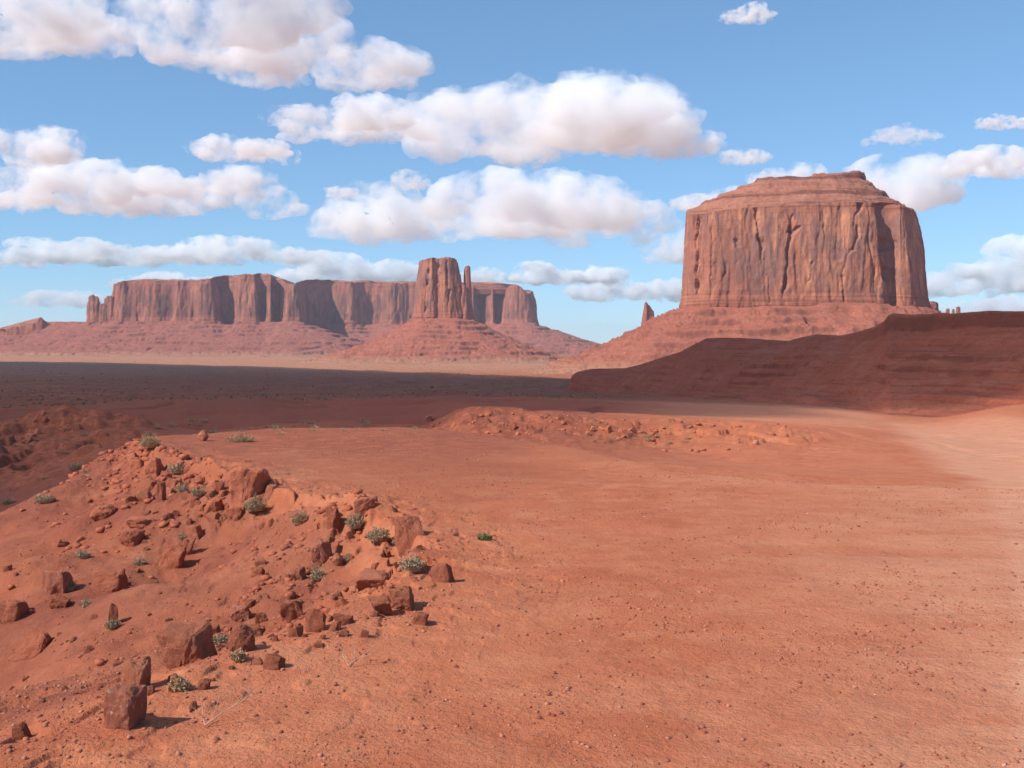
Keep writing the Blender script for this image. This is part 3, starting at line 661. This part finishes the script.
def put_rock(u, v, w, h, shape, mat, label=None, group=None, seed=None, rot=None, me=None, cat='rock', depth=None, sink=.30, fine=2, name='rock'):
    x, Y, z = pt(u, v); s = Y/F
    seed = seed if seed is not None else rnd.randrange(9999)
    if me is None:
        me = rock_mesh(seed, shape, fine); me.materials.append(RM[mat])
    o = bpy.data.objects.new(name, me); COL.objects.link(o)
    hw = w*s/2*.84; hh = h*s/2/(1-sink)*.86
    dp = hw*(depth or rnd.uniform(.75, 1.05))
    z = float(np.min(ground(np.array([x, x-hw*.6, x+hw*.6]), np.array([Y+dp*.5]*3))))
    o.location = (x, Y+dp*.6, z+hh*(1-2*sink)); o.scale = (hw, dp, hh)
    o.rotation_euler = (rnd.uniform(-.2, .2), rot if rot is not None else rnd.uniform(-.28, .28), rnd.uniform(-.35, .35) if rot is None or me.users < 2 else rnd.uniform(-.5, .5))
    tag(o, label, cat, group); return o
HERO = [
 (246, 500, 42, 38, 'block', 'red', 'large blocky red boulder with a dark right face, atop the rocky gully'),
 (411, 546, 38, 42, 'block', 'red', 'big rounded red boulder at the right end of the broken ledge'),
 (185, 665, 50, 46, 'block', 'dark', 'biggest dark red block on the lower gully slope, casting a shadow to the right'),
 (131, 690, 42, 36, 'block', 'red', 'smooth-faced red block just below and left of the biggest dark block'),
 (119, 729, 44, 44, 'block', 'pale', 'deep red block with a whitish patch, lowest large rock near the bottom left'),
 (32, 656, 44, 27, 'spike', 'dark', 'low triangular dark rock lying alone on the smooth left slope'),
 (10, 623, 28, 24, 'block', 'red', 'lumpy red rock cut by the left edge of the photo'),
 (112, 626, 12, 25, 'spike', 'red', 'small upright rock fin with a grey shrub at its foot on the left slope'),
 (54, 594, 30, 26, 'block', 'pale', 'red rock with a white crusted face on the left slope'),
 (58, 608, 18, 12, 'block', 'dark', 'small dark stone directly under the white crusted rock'),
 (108, 592, 36, 25, 'block', 'dark', 'dark wedge-shaped rock leaning to the right in mid left slope'),
 (141, 529, 34, 12, 'slab', 'red', 'thin flat slab tilted over a shadowed gap in the upper rubble'),
 (101, 520, 25, 13, 'round', 'red', 'smooth oval stone at the left fringe of the upper rubble'),
 (130, 546, 26, 18, 'slab', 'red', 'light red slab lying under the thin tilted slab'),
 (172, 567, 28, 24, 'block', 'dark', 'dark pair-like chunk with a long shadow in the middle of the gully slope'),
 (186, 556, 12, 20, 'block', 'dark', 'narrow dark block leaning against the chunk with the long shadow'),
 (193, 540, 18, 15, 'block', 'red', 'knobbly rock just above the dark chunk on the gully slope'),
 (314, 632, 24, 24, 'block', 'dark', 'dark angular block at the right of the lower rock cluster'),
 (291, 622, 28, 24, 'block', 'red', 'broad pointed red rock in the heart of the lower rock cluster'),
 (251, 638, 25, 17, 'round', 'red', 'rounded red rock at the left of the lower rock cluster'),
 (237, 622, 24, 18, 'block', 'pale', 'pale-flecked broken rock at the upper left of the lower rock cluster'),
 (272, 670, 30, 15, 'spike', 'dark', 'flat three-cornered rock just below the lower rock cluster'),
 (18, 740, 22, 18, 'spike', 'dark', 'small dark rock near the bottom left corner'),
 (333, 527, 17, 24, 'block', 'dark', 'tall narrow block with a black side, in the middle of the broken ledge'),
 (365, 513, 26, 16, 'block', 'dark', 'overhanging dark block on the upper edge of the broken ledge'),
 (269, 500, 15, 16, 'block', 'red', 'small block wedged against the right side of the large blocky boulder'),
 (318, 568, 26, 23, 'block', 'pale', 'rock with a white flat top beside pale rubble below the ledge'),
 (297, 580, 18, 12, 'block', 'pale', 'light-coloured lump left of the white-topped rock'),
 (381, 614, 22, 20, 'block', 'dark', 'dark cleft block in the row of rocks under the right gully wall'),
 (403, 610, 26, 22, 'block', 'red', 'large right-hand block in the row of rocks under the right gully wall'),
 (344, 625, 22, 16, 'block', 'dark', 'low dark stone between the two lower rock groups'),
 (372, 590, 40, 15, 'slab', 'red', 'long low shelf of rock above the row under the right gully wall'),
 (441, 582, 26, 22, 'block', 'red', 'reddish block set into the bare bank right of the gully'),
 (160, 502, 11, 24, 'spike', 'red', 'thin upright spike of rock standing in the upper rubble'),
 (152, 474, 19, 17, 'block', 'dark', 'dark block at the crest where the gully rim begins'),
 (137, 472, 16, 14, 'block', 'red', 'first block on the left of the crest rubble'),
 (131, 459, 12, 8, 'slab', 'red', 'flat cap stone on the very top left of the rubble crest'),
 (214, 512, 22, 17, 'spike', 'dark', 'pointed stone among shrubs below the large blocky boulder'),
 (235, 520, 20, 13, 'block', 'dark', 'low stone at right of the pointed stone among the shrubs'),
 (177, 642, 28, 22, 'round', 'red', 'low rounded rock partly behind the biggest dark block'),
 (240, 652, 30, 28, 'round', 'red', 'pale red rounded hump right of the biggest dark block'),
 (260, 625, 14, 14, 'block', 'dark', 'squarish dark stone behind the rounded rock of the lower cluster'),
 (193, 712, 10, 8, 'spike', 'dark', 'tiny dark stone left of the dry branch'),
 (203, 690, 14, 12, 'block', 'red', 'small stone in the litter above the dry branch'),
 (420, 625, 18, 14, 'slab', 'red', 'flat stone on the bare bank below the large right-hand block'),
 (257, 575, 16, 9, 'slab', 'dark', 'lone thin stone on the bare middle slope of the gully'),
 (62, 548, 12, 6, 'slab', 'dark', 'flattish stone high on the smooth left slope'),
]
for i, (u, v, w, h, shp, mt, lab) in enumerate(HERO):
    put_rock(u, v, w, h, shp, mt, lab, seed=i*7+3, fine=3, name='boulder' if w > 34 else 'rock', cat='boulder' if w > 34 else 'rock')
# round boulder on the flat beyond the crest
o = put_rock(202, 441, 12, 12, 'round', 'red', 'round boulder standing alone on the flat just beyond the crest', seed=77, name='boulder', cat='boulder', sink=.08, rot=.1)

protos = []
for i in range(14):
    me = rock_mesh(500+i, ['block', 'block', 'slab', 'block', 'spike', 'block', 'round'][i % 7], 1); me.materials.append(RM[['red', 'dark', 'red', 'red', 'pale', 'dark', 'red'][(i*3) % 7]]); protos.append(me)
def scatter(poly, n, wmin, wmax, label, group, flat=.75):
    P = np.array(poly, float); lo, hi = P.min(0), P.max(0); k = 0
    while k < n:
        u, v = rnd.uniform(lo[0], hi[0]), rnd.uniform(lo[1], hi[1])
        if not inside(np.array([u]), np.array([v]), P)[0]: continue
        w = wmin + (wmax-wmin)*rnd.random()**2.2
        put_rock(u, v, w, w*rnd.uniform(.5, .9)*flat/.75, None, None, label, group, me=protos[rnd.randrange(len(protos))], fine=1, rot=rnd.uniform(-.4, .4)); k += 1
scatter([(128, 462), (190, 470), (250, 490), (240, 520), (200, 545), (150, 560), (110, 540), (95, 520), (140, 490)], 56, 5, 16, 'small angular red rock in the rubble below the gully crest', 'small rocks in the upper rubble')
scatter([(250, 505), (330, 505), (430, 545), (430, 600), (390, 640), (330, 640), (300, 600), (250, 560)], 42, 5, 15, 'small red stone in the rubble under the broken ledge', 'small stones under the ledge')
scatter([(170, 600), (300, 600), (330, 640), (290, 680), (200, 690), (110, 720), (90, 700), (150, 650)], 38, 5, 16, 'small red stone lying round the lower rock cluster', 'small stones round the lower cluster')
scatter([(0, 560), (120, 480), (160, 560), (180, 620), (80, 720), (0, 745)], 30, 4, 10, 'little stone scattered on the smooth slope at left', 'little stones on the left slope')
scatter([(418, 420), (560, 425), (600, 428), (700, 438), (765, 443), (760, 446), (690, 443), (590, 440), (500, 436), (420, 432)], 34, 3, 9, 'broken red block in the ledge along the face of the second ridge', 'blocks in the second ridge')
scatter([(20, 418), (60, 420), (110, 424), (60, 450), (10, 450)], 10, 5, 10, 'red block in the dark outcrop on the shaded hillside at left', 'blocks of the shaded outcrop')

# loose gravel on the bench and rubble in the gully, far too many to count
def stones(name, X, Y, sz, mat, seed):
    base = [rock_mesh(seed+i, 'block', 0) for i in range(6)]; Z = ground(X, Y); Vs, Fs, off = [], [], 0
    for j, me in enumerate(base):
        v = np.empty(len(me.vertices)*3, np.float32); me.vertices.foreach_get('co', v); v = v.reshape(-1, 3); me.calc_loop_triangles()
        t = np.empty(len(me.loop_triangles)*3, np.int32); me.loop_triangles.foreach_get('vertices', t); t = t.reshape(-1, 3)
        k = np.arange(j, len(X), 6); a = rng.rand(len(k))*6.28; c, s_ = np.cos(a)[:, None], np.sin(a)[:, None]; S_ = sz[k][:, None]
        vx, vy, vz = v[None, :, 0]*S_, v[None, :, 1]*S_*.8, v[None, :, 2]*S_*rng.uniform(.45, .75, len(k))[:, None]
        V = np.stack([vx*c-vy*s_+X[k][:, None], vx*s_+vy*c+Y[k][:, None], vz+(Z[k]+sz[k]*.18)[:, None]], -1).reshape(-1, 3)
        Fs.append((t[None]+np.arange(len(k))[:, None, None]*len(v)).reshape(-1, 3)+off); Vs.append(V); off += len(V)
    o = link(name, np_mesh(name, np.concatenate(Vs), np.concatenate(Fs)), mat); o['kind'] = 'stuff'
def gravel(n):
    Y = 3.2*np.exp(rng.rand(n)*math.log(30/3.2)); u = rng.uniform(-60, 1090, n); X = (u-512)/F*Y
    dens = fbm(X/.9, Y/.9, 3.3, o=3); keep = rng.rand(n) < np.clip(.3+1.3*dens, .04, 1); X, Y = X[keep], Y[keep]
    sz = .0026 + .010*rng.rand(len(X))**7 + .00055*Y*rng.rand(len(X))
    m = M('gravel_stone'); c = m.mix(m.rng(m.noise(6, 3, .8), .4, .6), (.24, .075, .048), (.43, .165, .10)); c = m.mix(m.rng(m.noise(11, 2, .8), .68, .72), c, (.6, .42, .34)); m.color(c)
    stones('gravel', X, Y, sz, m.m, 900)
gravel(60000)
def rubble(n):
    """stones too small to count along the rim, in the gully and on the second ridge's face"""
    i_ = rng.randint(2, 9, n); t = rng.rand(n); P0, P1 = RIM[i_], RIM[np.minimum(i_+1, len(RIM)-1)]; Pm = P0+(P1-P0)*t[:, None]
    dr = P1-P0; nn = np.stack([dr[:, 1], -dr[:, 0]], 1)/np.hypot(dr[:, 0], dr[:, 1])[:, None]; off = rng.gamma(1.5, .75, n)-.15
    X, Y = Pm[:, 0]+nn[:, 0]*off, Pm[:, 1]+nn[:, 1]*off
    ok = (Y > 4) & (rng.rand(n) < np.clip(.35+1.6*fbm(X/1.2, Y/1.2, 5.0, o=3), .03, 1)); X, Y = X[ok], Y[ok]
    sz = (.0011+.0044*rng.rand(len(X))**4)*Y
    m2_ = 700; Y2 = rng.normal(76, 5, m2_); u2 = rng.uniform(425, 790, m2_); X2 = (u2-512)/F*Y2; ok = rng.rand(m2_) < np.clip(.3+1.6*fbm(X2/6, Y2/4, 5.0, o=3), .02, 1); X2, Y2 = X2[ok], Y2[ok]
    stones('rubble', np.concatenate([X, X2]), np.concatenate([Y, Y2]), np.concatenate([sz, (.0008+.0026*rng.rand(len(X2))**3)*Y2]), RM['dark'], 950)
rubble(3000)

# ------------------------------------------------------------------ shrubs, grass, branches
LM = {'sage': leaf_material('sage_leaf', (.31, .23, .14), (.41, .31, .20)), 'tan': leaf_material('dry_grass', (.38, .23, .12), (.47, .32, .19)),
      'green': leaf_material('green_leaf', (.12, .15, .06), (.18, .20, .09)), 'wood': leaf_material('bleached_wood', (.42, .24, .16), (.50, .33, .23)),
      'dim': leaf_material('grey_brush', (.33, .23, .145), (.42, .31, .20))}
def shrub_mesh(seed, w, h, mat, blades=420):
    """a tuft of thin curved blades and little leaves growing out of one base"""
    r = np.random.RandomState(seed); V, Fc = [], []; k = 0
    for i in range(blades):
        a = r.rand()*6.283; rr = math.sqrt(r.rand()); bx, by = math.cos(a)*rr*w*.40, math.sin(a)*rr*w*.34
        tilt = rr*1.0+r.rand()*.3; L = h*(1.0-.45*rr*rr)*(.35+.75*r.rand()**1.5)*(.6+.5*math.sin(a*2+seed)**2)
        tx, ty, tz = bx+math.cos(a)*math.sin(tilt)*L*.55, by+math.sin(a)*math.sin(tilt)*L*.5, L*math.cos(tilt*.8)
        mx, my, mz = bx*.5+tx*.5-math.cos(a)*L*.04, by*.5+ty*.5, tz*.62
        wd = max(w*.009, .0025); px, py = -math.sin(a)*wd, math.cos(a)*wd
        V += [(bx-px, by-py, -.02), (bx+px, by+py, -.02), (mx+px, my+py, mz), (mx-px, my-py, mz), (tx+px*.3, ty+py*.3, tz), (tx-px*.3, ty-py*.3, tz)]
        Fc += [(k, k+1, k+2, k+3), (k+3, k+2, k+4, k+5)]; k += 6
        for _ in range(2):
            f = r.uniform(.45, 1); qx, qy, qz = mx+(tx-mx)*f, my+(ty-my)*f, mz+(tz-mz)*f
            l = wd*2.6; d = r.normal(size=3)*l; e = r.normal(size=3)*l*.6
            V += [(qx, qy, qz), (qx+e[0], qy+e[1], qz+e[2]), (qx+d[0]+e[0], qy+d[1]+e[1], qz+d[2]+e[2]), (qx+d[0], qy+d[1], qz+d[2])]; Fc += [(k, k+1, k+2, k+3)]; k += 4
    me = np_mesh('shrub', V, Fc); me.materials.append(LM[mat]); return me
SH = [
 (83, 558, 18, 10, 'sage', 'grey-green cushion shrub alone on the smooth left slope'),
 (112, 628, 14, 11, 'sage', 'grey shrub at the foot of the upright rock fin'),
 (183, 492, 14, 10, 'sage', 'left one of two round grey shrubs in the upper rubble'),
 (198, 496, 15, 12, 'dim', 'right one of two round shrubs in the upper rubble, brownish'),
 (255, 510, 26, 16, 'sage', 'low grey shrub at the foot of the large blocky boulder'),
 (300, 523, 20, 14, 'tan', 'yellowish dry grass tuft in front of the broken ledge'),
 (150, 450, 24, 15, 'tan', 'tan bush behind the crest rubble at left'),
 (241, 442, 34, 9, 'tan', 'long low tan bush beyond the crest, right of the round boulder'),
 (485, 540, 18, 8, 'green', 'small fresh green plant on bare ground right of the rocks'),
 (355, 527, 20, 14, 'dim', 'brownish shrub under the overhanging block'),
 (378, 545, 30, 12, 'dim', 'grey-brown grass strip left of the big rounded boulder'),
 (412, 568, 30, 13, 'sage', 'grey grass clump below the big rounded boulder'),
 (318, 580, 16, 14, 'sage', 'grass clump under the white-topped rock'),
 (218, 643, 20, 9, 'sage', 'pale grass tuft right of the biggest dark block'),
 (180, 690, 24, 14, 'tan', 'dry grass tuft below the biggest dark block'),
 (70, 590, 14, 12, 'dim', 'thin shrub at right of the white crusted rock'),
 (180, 472, 28, 12, 'dim', 'spreading brushy shrub on the crest rubble'),
 (238, 660, 16, 10, 'tan', 'dry tuft in front of the pale red hump'),
 (140, 565, 16, 8, 'dim', 'flat shrub near the tip of the dark wedge rock'),
 (86, 606, 12, 7, 'sage', 'small grey sprig just under the dark wedge rock'),
 (184, 540, 14, 7, 'dim', 'small shrub over the knobbly rock on the gully slope'),
 (348, 562, 14, 8, 'sage', 'small grey tuft in the pale rubble'),
 (400, 548, 14, 12, 'dim', 'thin tuft touching the left side of the big rounded boulder'),
 (8, 504, 18, 8, 'dim', 'shaded shrub at the left edge in the hollow behind the slope'),
 (45, 502, 26, 9, 'dim', 'shaded shrubs spreading in the hollow behind the left slope'),
 (76, 470, 20, 9, 'dim', 'single shaded shrub on the dark hillside at left'),
]
for i, (u, v, w, h, mt, lab) in enumerate(SH):
    x, Y, z = pt(u, v); s = Y/F
    me = shrub_mesh(i, w*s*.85, h*s, mt, 420 if w*h < 200 else 700)
    o = bpy.data.objects.new('shrub', me); COL.objects.link(o); o.location = (x, Y, z); tag(o, lab, 'shrub')
farsh = [shrub_mesh(60+i, 1, .55, ['dim', 'sage', 'tan'][i % 3], 150) for i in range(6)]
def far_shrubs(poly, n, label, group, smin, smax):
    P = np.array(poly, float); lo, hi = P.min(0), P.max(0); k = 0
    while k < n:
        u, v = rnd.uniform(lo[0], hi[0]), rnd.uniform(lo[1], hi[1])
        if not inside(np.array([u]), np.array([v]), P)[0]: continue
        x, Y, z = pt(u, v); s = rnd.uniform(smin, smax)*Y/F
        o = bpy.data.objects.new('shrub', farsh[rnd.randrange(6)]); COL.objects.link(o); o.location = (x, Y, z-.02*s); o.scale = (s, s, s*rnd.uniform(.7, 1.1)); o.rotation_euler = (0, 0, rnd.uniform(0, 6)); tag(o, label, 'shrub', group); k += 1
far_shrubs([(150, 420), (420, 418), (430, 430), (250, 436), (140, 436)], 34, 'low grey-brown shrub on the flat beyond the crest', 'shrubs on the flat beyond the crest', 4, 12)
far_shrubs([(590, 428), (700, 436), (690, 445), (600, 442)], 16, 'small grey shrub among the blocks of the second ridge', 'shrubs on the second ridge', 4, 12)
far_shrubs([(0, 425), (130, 430), (120, 470), (0, 500)], 16, 'dim shrub on the shaded hillside at left', 'shrubs on the shaded hillside', 4, 12)

# scrub all over the valley floor: one mass
def valley_scrub(n):
    Y = 190*np.exp(rng.rand(n)*math.log(3600/190)); u = rng.uniform(-200, 1000, n); X = (u-512)/F*Y
    ok = (u < 600) | (Y > 700); X, Y = X[ok], Y[ok]
    ok = rng.rand(len(X)) < np.clip(.5+1.2*fbm(X/90, Y/90, 2.0, o=3), .1, 1); X, Y = X[ok], Y[ok]
    Z = ground(X, Y); V, Fc, k = [], [], 0
    R = rng.uniform(.3, 1.0, len(X))*np.where(rng.rand(len(X)) < .01, 2.0, 1)*np.interp(Y, [130, 1000, 3000], [.5, .85, 1.5])
    for i in range(len(X)):
        n_ = 6; a0 = rng.rand()*6; r = R[i]; h = r*rng.uniform(.8, 1.3)
        ring = [(X[i]+math.cos(a0+j*1.047)*r*rng.uniform(.7, 1.1), Y[i]+math.sin(a0+j*1.047)*r*rng.uniform(.7, 1.1)) for j in range(n_)]
        V += [(x, y, Z[i]-.3) for x, y in ring] + [(X[i]+(x-X[i])*.75, Y[i]+(y-Y[i])*.75, Z[i]+h*rng.uniform(.5, .85)) for x, y in ring] + [(X[i], Y[i], Z[i]+h)]
        for j in range(n_):
            j2 = (j+1) % n_; Fc += [(k+j, k+j2, k+6+j2), (k+j, k+6+j2, k+6+j), (k+6+j, k+6+j2, k+12)]
        k += 13
    me = np_mesh('scrub', V, Fc); m = M('valley_brush'); m.color(m.mix(m.rng(m.noise(.05, 3, .7), .4, .6), (.15, .085, .05), (.22, .13, .075)))
    o = link('scrub', me, m.m); o['kind'] = 'stuff'
valley_scrub(9000)

def tube(V, Fc, p, q, r0, r1):
    d = (q-p).normalized(); a = d.orthogonal().normalized(); b = d.cross(a); k = len(V)
    for c, r in ((p, r0), (q, r1)):
        for j in range(5): V.append(tuple(c + (a*math.cos(j*1.2566)+b*math.sin(j*1.2566))*r))
    for j in range(5): Fc.append((k+j, k+(j+1) % 5, k+5+(j+1) % 5, k+5+j))
def branch(u, v, w, label, seed):
    r = random.Random(seed); x, Y, z = pt(u, v); s = w*Y/F; V, Fc = [], []
    def grow(p, d, L, rad, n):
        for _ in range(3):
            q = p+d*L/3; tube(V, Fc, p, q, rad, rad*.8); p = q; rad *= .8
            d = (d+Vector((r.uniform(-.3, .3), r.uniform(-.3, .3), r.uniform(-.25, .2)))).normalized()
            if n and r.random() < .9: grow(p, (d+Vector((r.uniform(-.9, .9), r.uniform(-.9, .9), r.uniform(-.1, .5)))).normalized(), L*.62, rad*.7, n-1)
    grow(Vector((0, 0, .01)), Vector((.75, .3, .5)).normalized(), s*.8, s*.020, 4); grow(Vector((0, 0, .01)), Vector((-.3, .5, .45)).normalized(), s*.5, s*.016, 3)
    o = link('dry_branch', np_mesh('dry_branch', V, Fc), LM['wood']); o.location = (x, Y, z); tag(o, label, 'branch')
branch(205, 728, 44, 'bleached dry twiggy branch lying on bare ground near the bottom left', 4)
branch(348, 668, 30, 'thin bleached twig lying right of the lower rock cluster', 9)

# ------------------------------------------------------------------ clouds (each its own volume of white vapour)
def cloud_material(T, org, dens):
    mt = bpy.data.materials.new('cloud_vapour'); mt.use_nodes = True; n2 = mt.node_tree; n2.nodes.clear()
    out = n2.nodes.new('ShaderNodeOutputMaterial'); pv = n2.nodes.new('ShaderNodeVolumePrincipled')
    pv.inputs['Color'].default_value = (1, 1, 1, 1); pv.inputs['Anisotropy'].default_value = 0.0
    tc = n2.nodes.new('ShaderNodeTexCoord'); nz = n2.nodes.new('ShaderNodeTexNoise'); nz.inputs['Scale'].default_value = 2.3/T; nz.inputs['Detail'].default_value = 7; nz.inputs['Roughness'].default_value = .68
    mr = n2.nodes.new('ShaderNodeMapRange'); mr.inputs[1].default_value = .45; mr.inputs[2].default_value = .66; mr.inputs[3].default_value = 0; mr.inputs[4].default_value = dens/T
    n2.links.new(tc.outputs['Object'], nz.inputs['Vector']); n2.links.new(nz.outputs[0], mr.inputs[0]); n2.links.new(mr.outputs[0], pv.inputs['Density'])
    n2.links.new(pv.outputs[0], out.inputs['Volume']); return mt
CB = 1500.0
def cloud(u0, u1, vt, vb, label, seed, dens=11.0, H=CB, thin=1.0):
    r = random.Random(seed); Y = H*F/(HV-vb); k = Y/F; X0, X1 = (u0-512)*k, (u1-512)*k; T = (vb-vt)*k; W = X1-X0; cx = (X0+X1)/2
    bm = bmesh.new(); n = int(10+W/T*9); h0 = r.random()*6
    for j in range(n):
        f = (j+r.random())/n; x = X0+W*(.06+.88*f)
        env = math.sin(math.pi*(.08+.84*f))**.6*(.72+.28*math.sin(h0+f*(5+W/T)))*r.uniform(.55, .95)
        hh = T*min(1, .3+.75*env); rad = max(hh*.36*r.uniform(.7, 1.1), T*.12)
        zz = rad*.75 + r.random()**1.2*max(hh-1.7*rad, 0); yy = r.uniform(-.3, .3)*min(W, T*3)
        sx = min(r.uniform(1.6, 3.2), W*.42/rad); x = min(max(x, X0+rad*sx*.9), X1-rad*sx*.9)
        bmesh.ops.create_icosphere(bm, subdivisions=2, radius=rad, matrix=Matrix.Translation((x-cx, yy, zz)) @ Matrix.Diagonal((sx, 1.2, .85, 1)))
    for v in bm.verts:
        if v.co.z < T*.03: v.co.z = T*.03 + (v.co.z-T*.03)*.25
    me = bpy.data.meshes.new('cloud'); bm.to_mesh(me); bm.free()
    o = link('cloud', me, cloud_material(T, None, dens*thin)); o.location = (cx, Y, H); tag(o, label, 'cloud')
    m = o.modifiers.new('r', 'REMESH'); m.mode = 'VOXEL'; m.voxel_size = T/30
    for s, a in ((.38, .13), (.13, .05)):
        t = bpy.data.textures.new('puff', 'CLOUDS'); t.noise_scale = T*s; t.noise_depth = 3
        d = o.modifiers.new('d', 'DISPLACE'); d.texture = t; d.texture_coords = 'GLOBAL'; d.strength = T*a*1.6; d.mid_level = .5
    return o
CL = [
 (-70, 122, -40, 50, 'ragged white cloud in the top left corner', 9),
 (128, 345, -60, 60, 'large grey-bellied cloud cut by the top edge, left of centre', 12),
 (215, 305, 34, 84, 'ragged lobe hanging under the large grey-bellied cloud', 5),
 (312, 432, 12, 86, 'puffy loose cloud right of the large grey-bellied one', 8),
 (268, 420, 84, 138, 'sloping cloud joined to the left of the biggest cumulus', 9),
 (402, 680, 26, 158, 'biggest bright cumulus, high in the middle of the sky', 13),
 (600, 726, 88, 158, 'ragged puff on the right end of the biggest cumulus', 8),
 (-8, 80, 98, 166, 'small round cloud near the left edge', 12),
 (-70, 296, 143, 212, 'long flat-based cloud at left, about midway up the sky', 12),
 (190, 294, 124, 160, 'small oval cloud above the long flat-based one', 8),
 (-70, 350, 225, 266, 'lower long band of cloud at left above the mesa', 12),
 (306, 684, 152, 242, 'long bright cloud in mid sky between the two buttes', 12),
 (15, 115, 278, 308, 'faint low cloud left of the mesa cliffs', 6),
 (105, 225, 262, 290, 'thin low cloud just over the mesa rim', 9),
 (275, 436, 244, 285, 'low cloud over the mesa, left of the mitten butte', 12),
 (425, 505, 260, 286, 'low cloud directly behind the mitten butte', 8),
 (504, 630, 254, 285, 'low white cloud right of the mitten butte', 13),
 (565, 694, 268, 302, 'low flat cloud left of the big butte', 11),
 (642, 702, 206, 264, 'hazy upright cloud touching the left wall of the big butte', 9),
 (672, 774, 180, 212, 'thin cloud at the left shoulder of the big butte', 6),
 (748, 828, 150, 192, 'small cloud peeping over the left of the big butte top', 9),
 (828, 955, 122, 213, 'cloud behind the right of the big butte top', 12),
 (942, 1050, 134, 178, 'right edge cloud above the big butte, flat bottomed', 10),
 (915, 1070, 230, 298, 'bright cumulus low at the right edge', 15),
 (922, 1070, 284, 320, 'hazy low cloud under the bright cumulus at the right edge', 7),
 (720, 774, 0, 21, 'tiny cloud at the top edge right of centre', 6),
 (720, 770, 138, 164, 'tiny ragged cloud above the left of the big butte', 5),
 (976, 1060, 110, 128, 'thin streak of cloud at the right edge', 5),
 (326, 360, 180, 198, 'tiny wisp left of the long bright cloud', 5),
 (866, 938, 118, 143, 'faint wisp above the right of the big butte', 3),
 (390, 432, 166, 190, 'faint tuft over the left end of the long bright cloud', 4),
]
for i, (a, b, c, d, lab, dn) in enumerate(CL): cloud(a, b, c, d, lab, 40+i, dn*.72)

# the cloud bank overhead, out of view, whose shade lies on the valley and the ridge
def shade_cloud(foot, label, H=700.0, T=14.0):
    k = H/SUN.z; off = Vector((SUN.x*k, SUN.y*k))
    P = np.array(foot, float); C = smooth_closed(np.column_stack([P, P[:, 0]*0]), 12)[:, :2]; n = len(C)
    ww = 1+np.hypot(C[:, 0], C[:, 1])*.035; C[:, 1] += ww*1.6*fbm(C[:, 0]/(ww*9), C[:, 1]/(ww*9), 2.0, o=3)*(ww > 12)
    C[:, 0] += 9*fbm(C[:, 0]/90, C[:, 1]/90, 3.0, o=3); C[:, 1] += 9*fbm(C[:, 0]/90, C[:, 1]/90, 8.0, o=3)
    ctr = C.mean(0); prof = [(0, 0.0), (0, 1.0)]
    V = []; 
    for z in (0.0, T): V.append(np.column_stack([C[:, 0]+off[0], C[:, 1]+off[1], np.full(n, H+z)]))
    rows = 14
    for i in range(1, rows):
        f = i/rows; D = C*(1-f)+ctr*f; V.append(np.column_stack([D[:, 0]+off[0], D[:, 1]+off[1], H+T+40*math.sin(min(1, f*3)*1.57)+10*fbm(D[:, 0]/80, D[:, 1]/80, 4.0, o=3)*min(1, f*4)]))
    nv = sum(len(v) for v in V); q = grid_faces(len(V), n, True)
    V = np.concatenate(V+[np.array([[ctr[0]+off[0], ctr[1]+off[1], H], [ctr[0]+off[0], ctr[1]+off[1], H+T+42]])])
    j = np.arange(n); bot = np.column_stack([(j+1) % n, j, np.full(n, nv), np.full(n, nv)])[:, :3]; top = np.column_stack([nv-n+j, nv-n+(j+1) % n, np.full(n, nv+1)])
    tri = np.concatenate([bot, top, q[:, [0, 1, 2]], q[:, [0, 2, 3]]])
    org = np.array([ctr[0]+off[0], ctr[1]+off[1], H])
    o = link('cloud', np_mesh('cloud', V-org, tri), None); o.location = org
    mt = bpy.data.materials.new('dense_cloud'); mt.use_nodes = True; nt = mt.node_tree; nt.nodes.clear(); out = nt.nodes.new('ShaderNodeOutputMaterial'); pv = nt.nodes.new('ShaderNodeVolumePrincipled')
    pv.inputs['Color'].default_value = (1, 1, 1, 1); pv.inputs['Density'].default_value = .052; nt.links.new(pv.outputs[0], out.inputs['Volume']); o.data.materials.append(mt)
    tag(o, label, 'cloud')
def fp(u, Y): return (xcol(u, Y), Y)
shade_cloud([(-400, -10), (-120, 14), (-45, 16), (-23, 32), (-17, 44), (-19, 58), (-17, 68), (-13, 78), (-9, 90), (-3, 102), (14, 116), (34, 150), (52, 215), (76, 215), (97, 190), (150, 165), (420, 150), (700, 500), fp(1000, 900), fp(800, 1000), fp(620, 1100), fp(560, 1130), fp(450, 1350), fp(300, 1800), fp(150, 2300), fp(0, 2900), fp(-200, 3300), fp(-600, 3300), (-3500, 1500), (-1500, 100)],
            'wide low cloud bank overhead, shading the valley and the ridge')

# ------------------------------------------------------------------ haze
bm = bmesh.new(); bmesh.ops.create_cube(bm, size=1.0)
for v in bm.verts: v.co = Vector((v.co.x*34000, v.co.y*34000, -70 if v.co.z < 0 else 420))
me = bpy.data.meshes.new('haze'); bm.to_mesh(me); bm.free()
mt = bpy.data.materials.new('dusty_air'); mt.use_nodes = True; nt = mt.node_tree; nt.nodes.clear(); out = nt.nodes.new('ShaderNodeOutputMaterial'); pv = nt.nodes.new('ShaderNodeVolumePrincipled')
pv.inputs['Color'].default_value = (.72, .83, .98, 1); pv.inputs['Density'].default_value = .000043; pv.inputs['Anisotropy'].default_value = .1
nt.links.new(pv.outputs[0], out.inputs['Volume'])
hz = link('haze', me, mt); hz['kind'] = 'stuff'
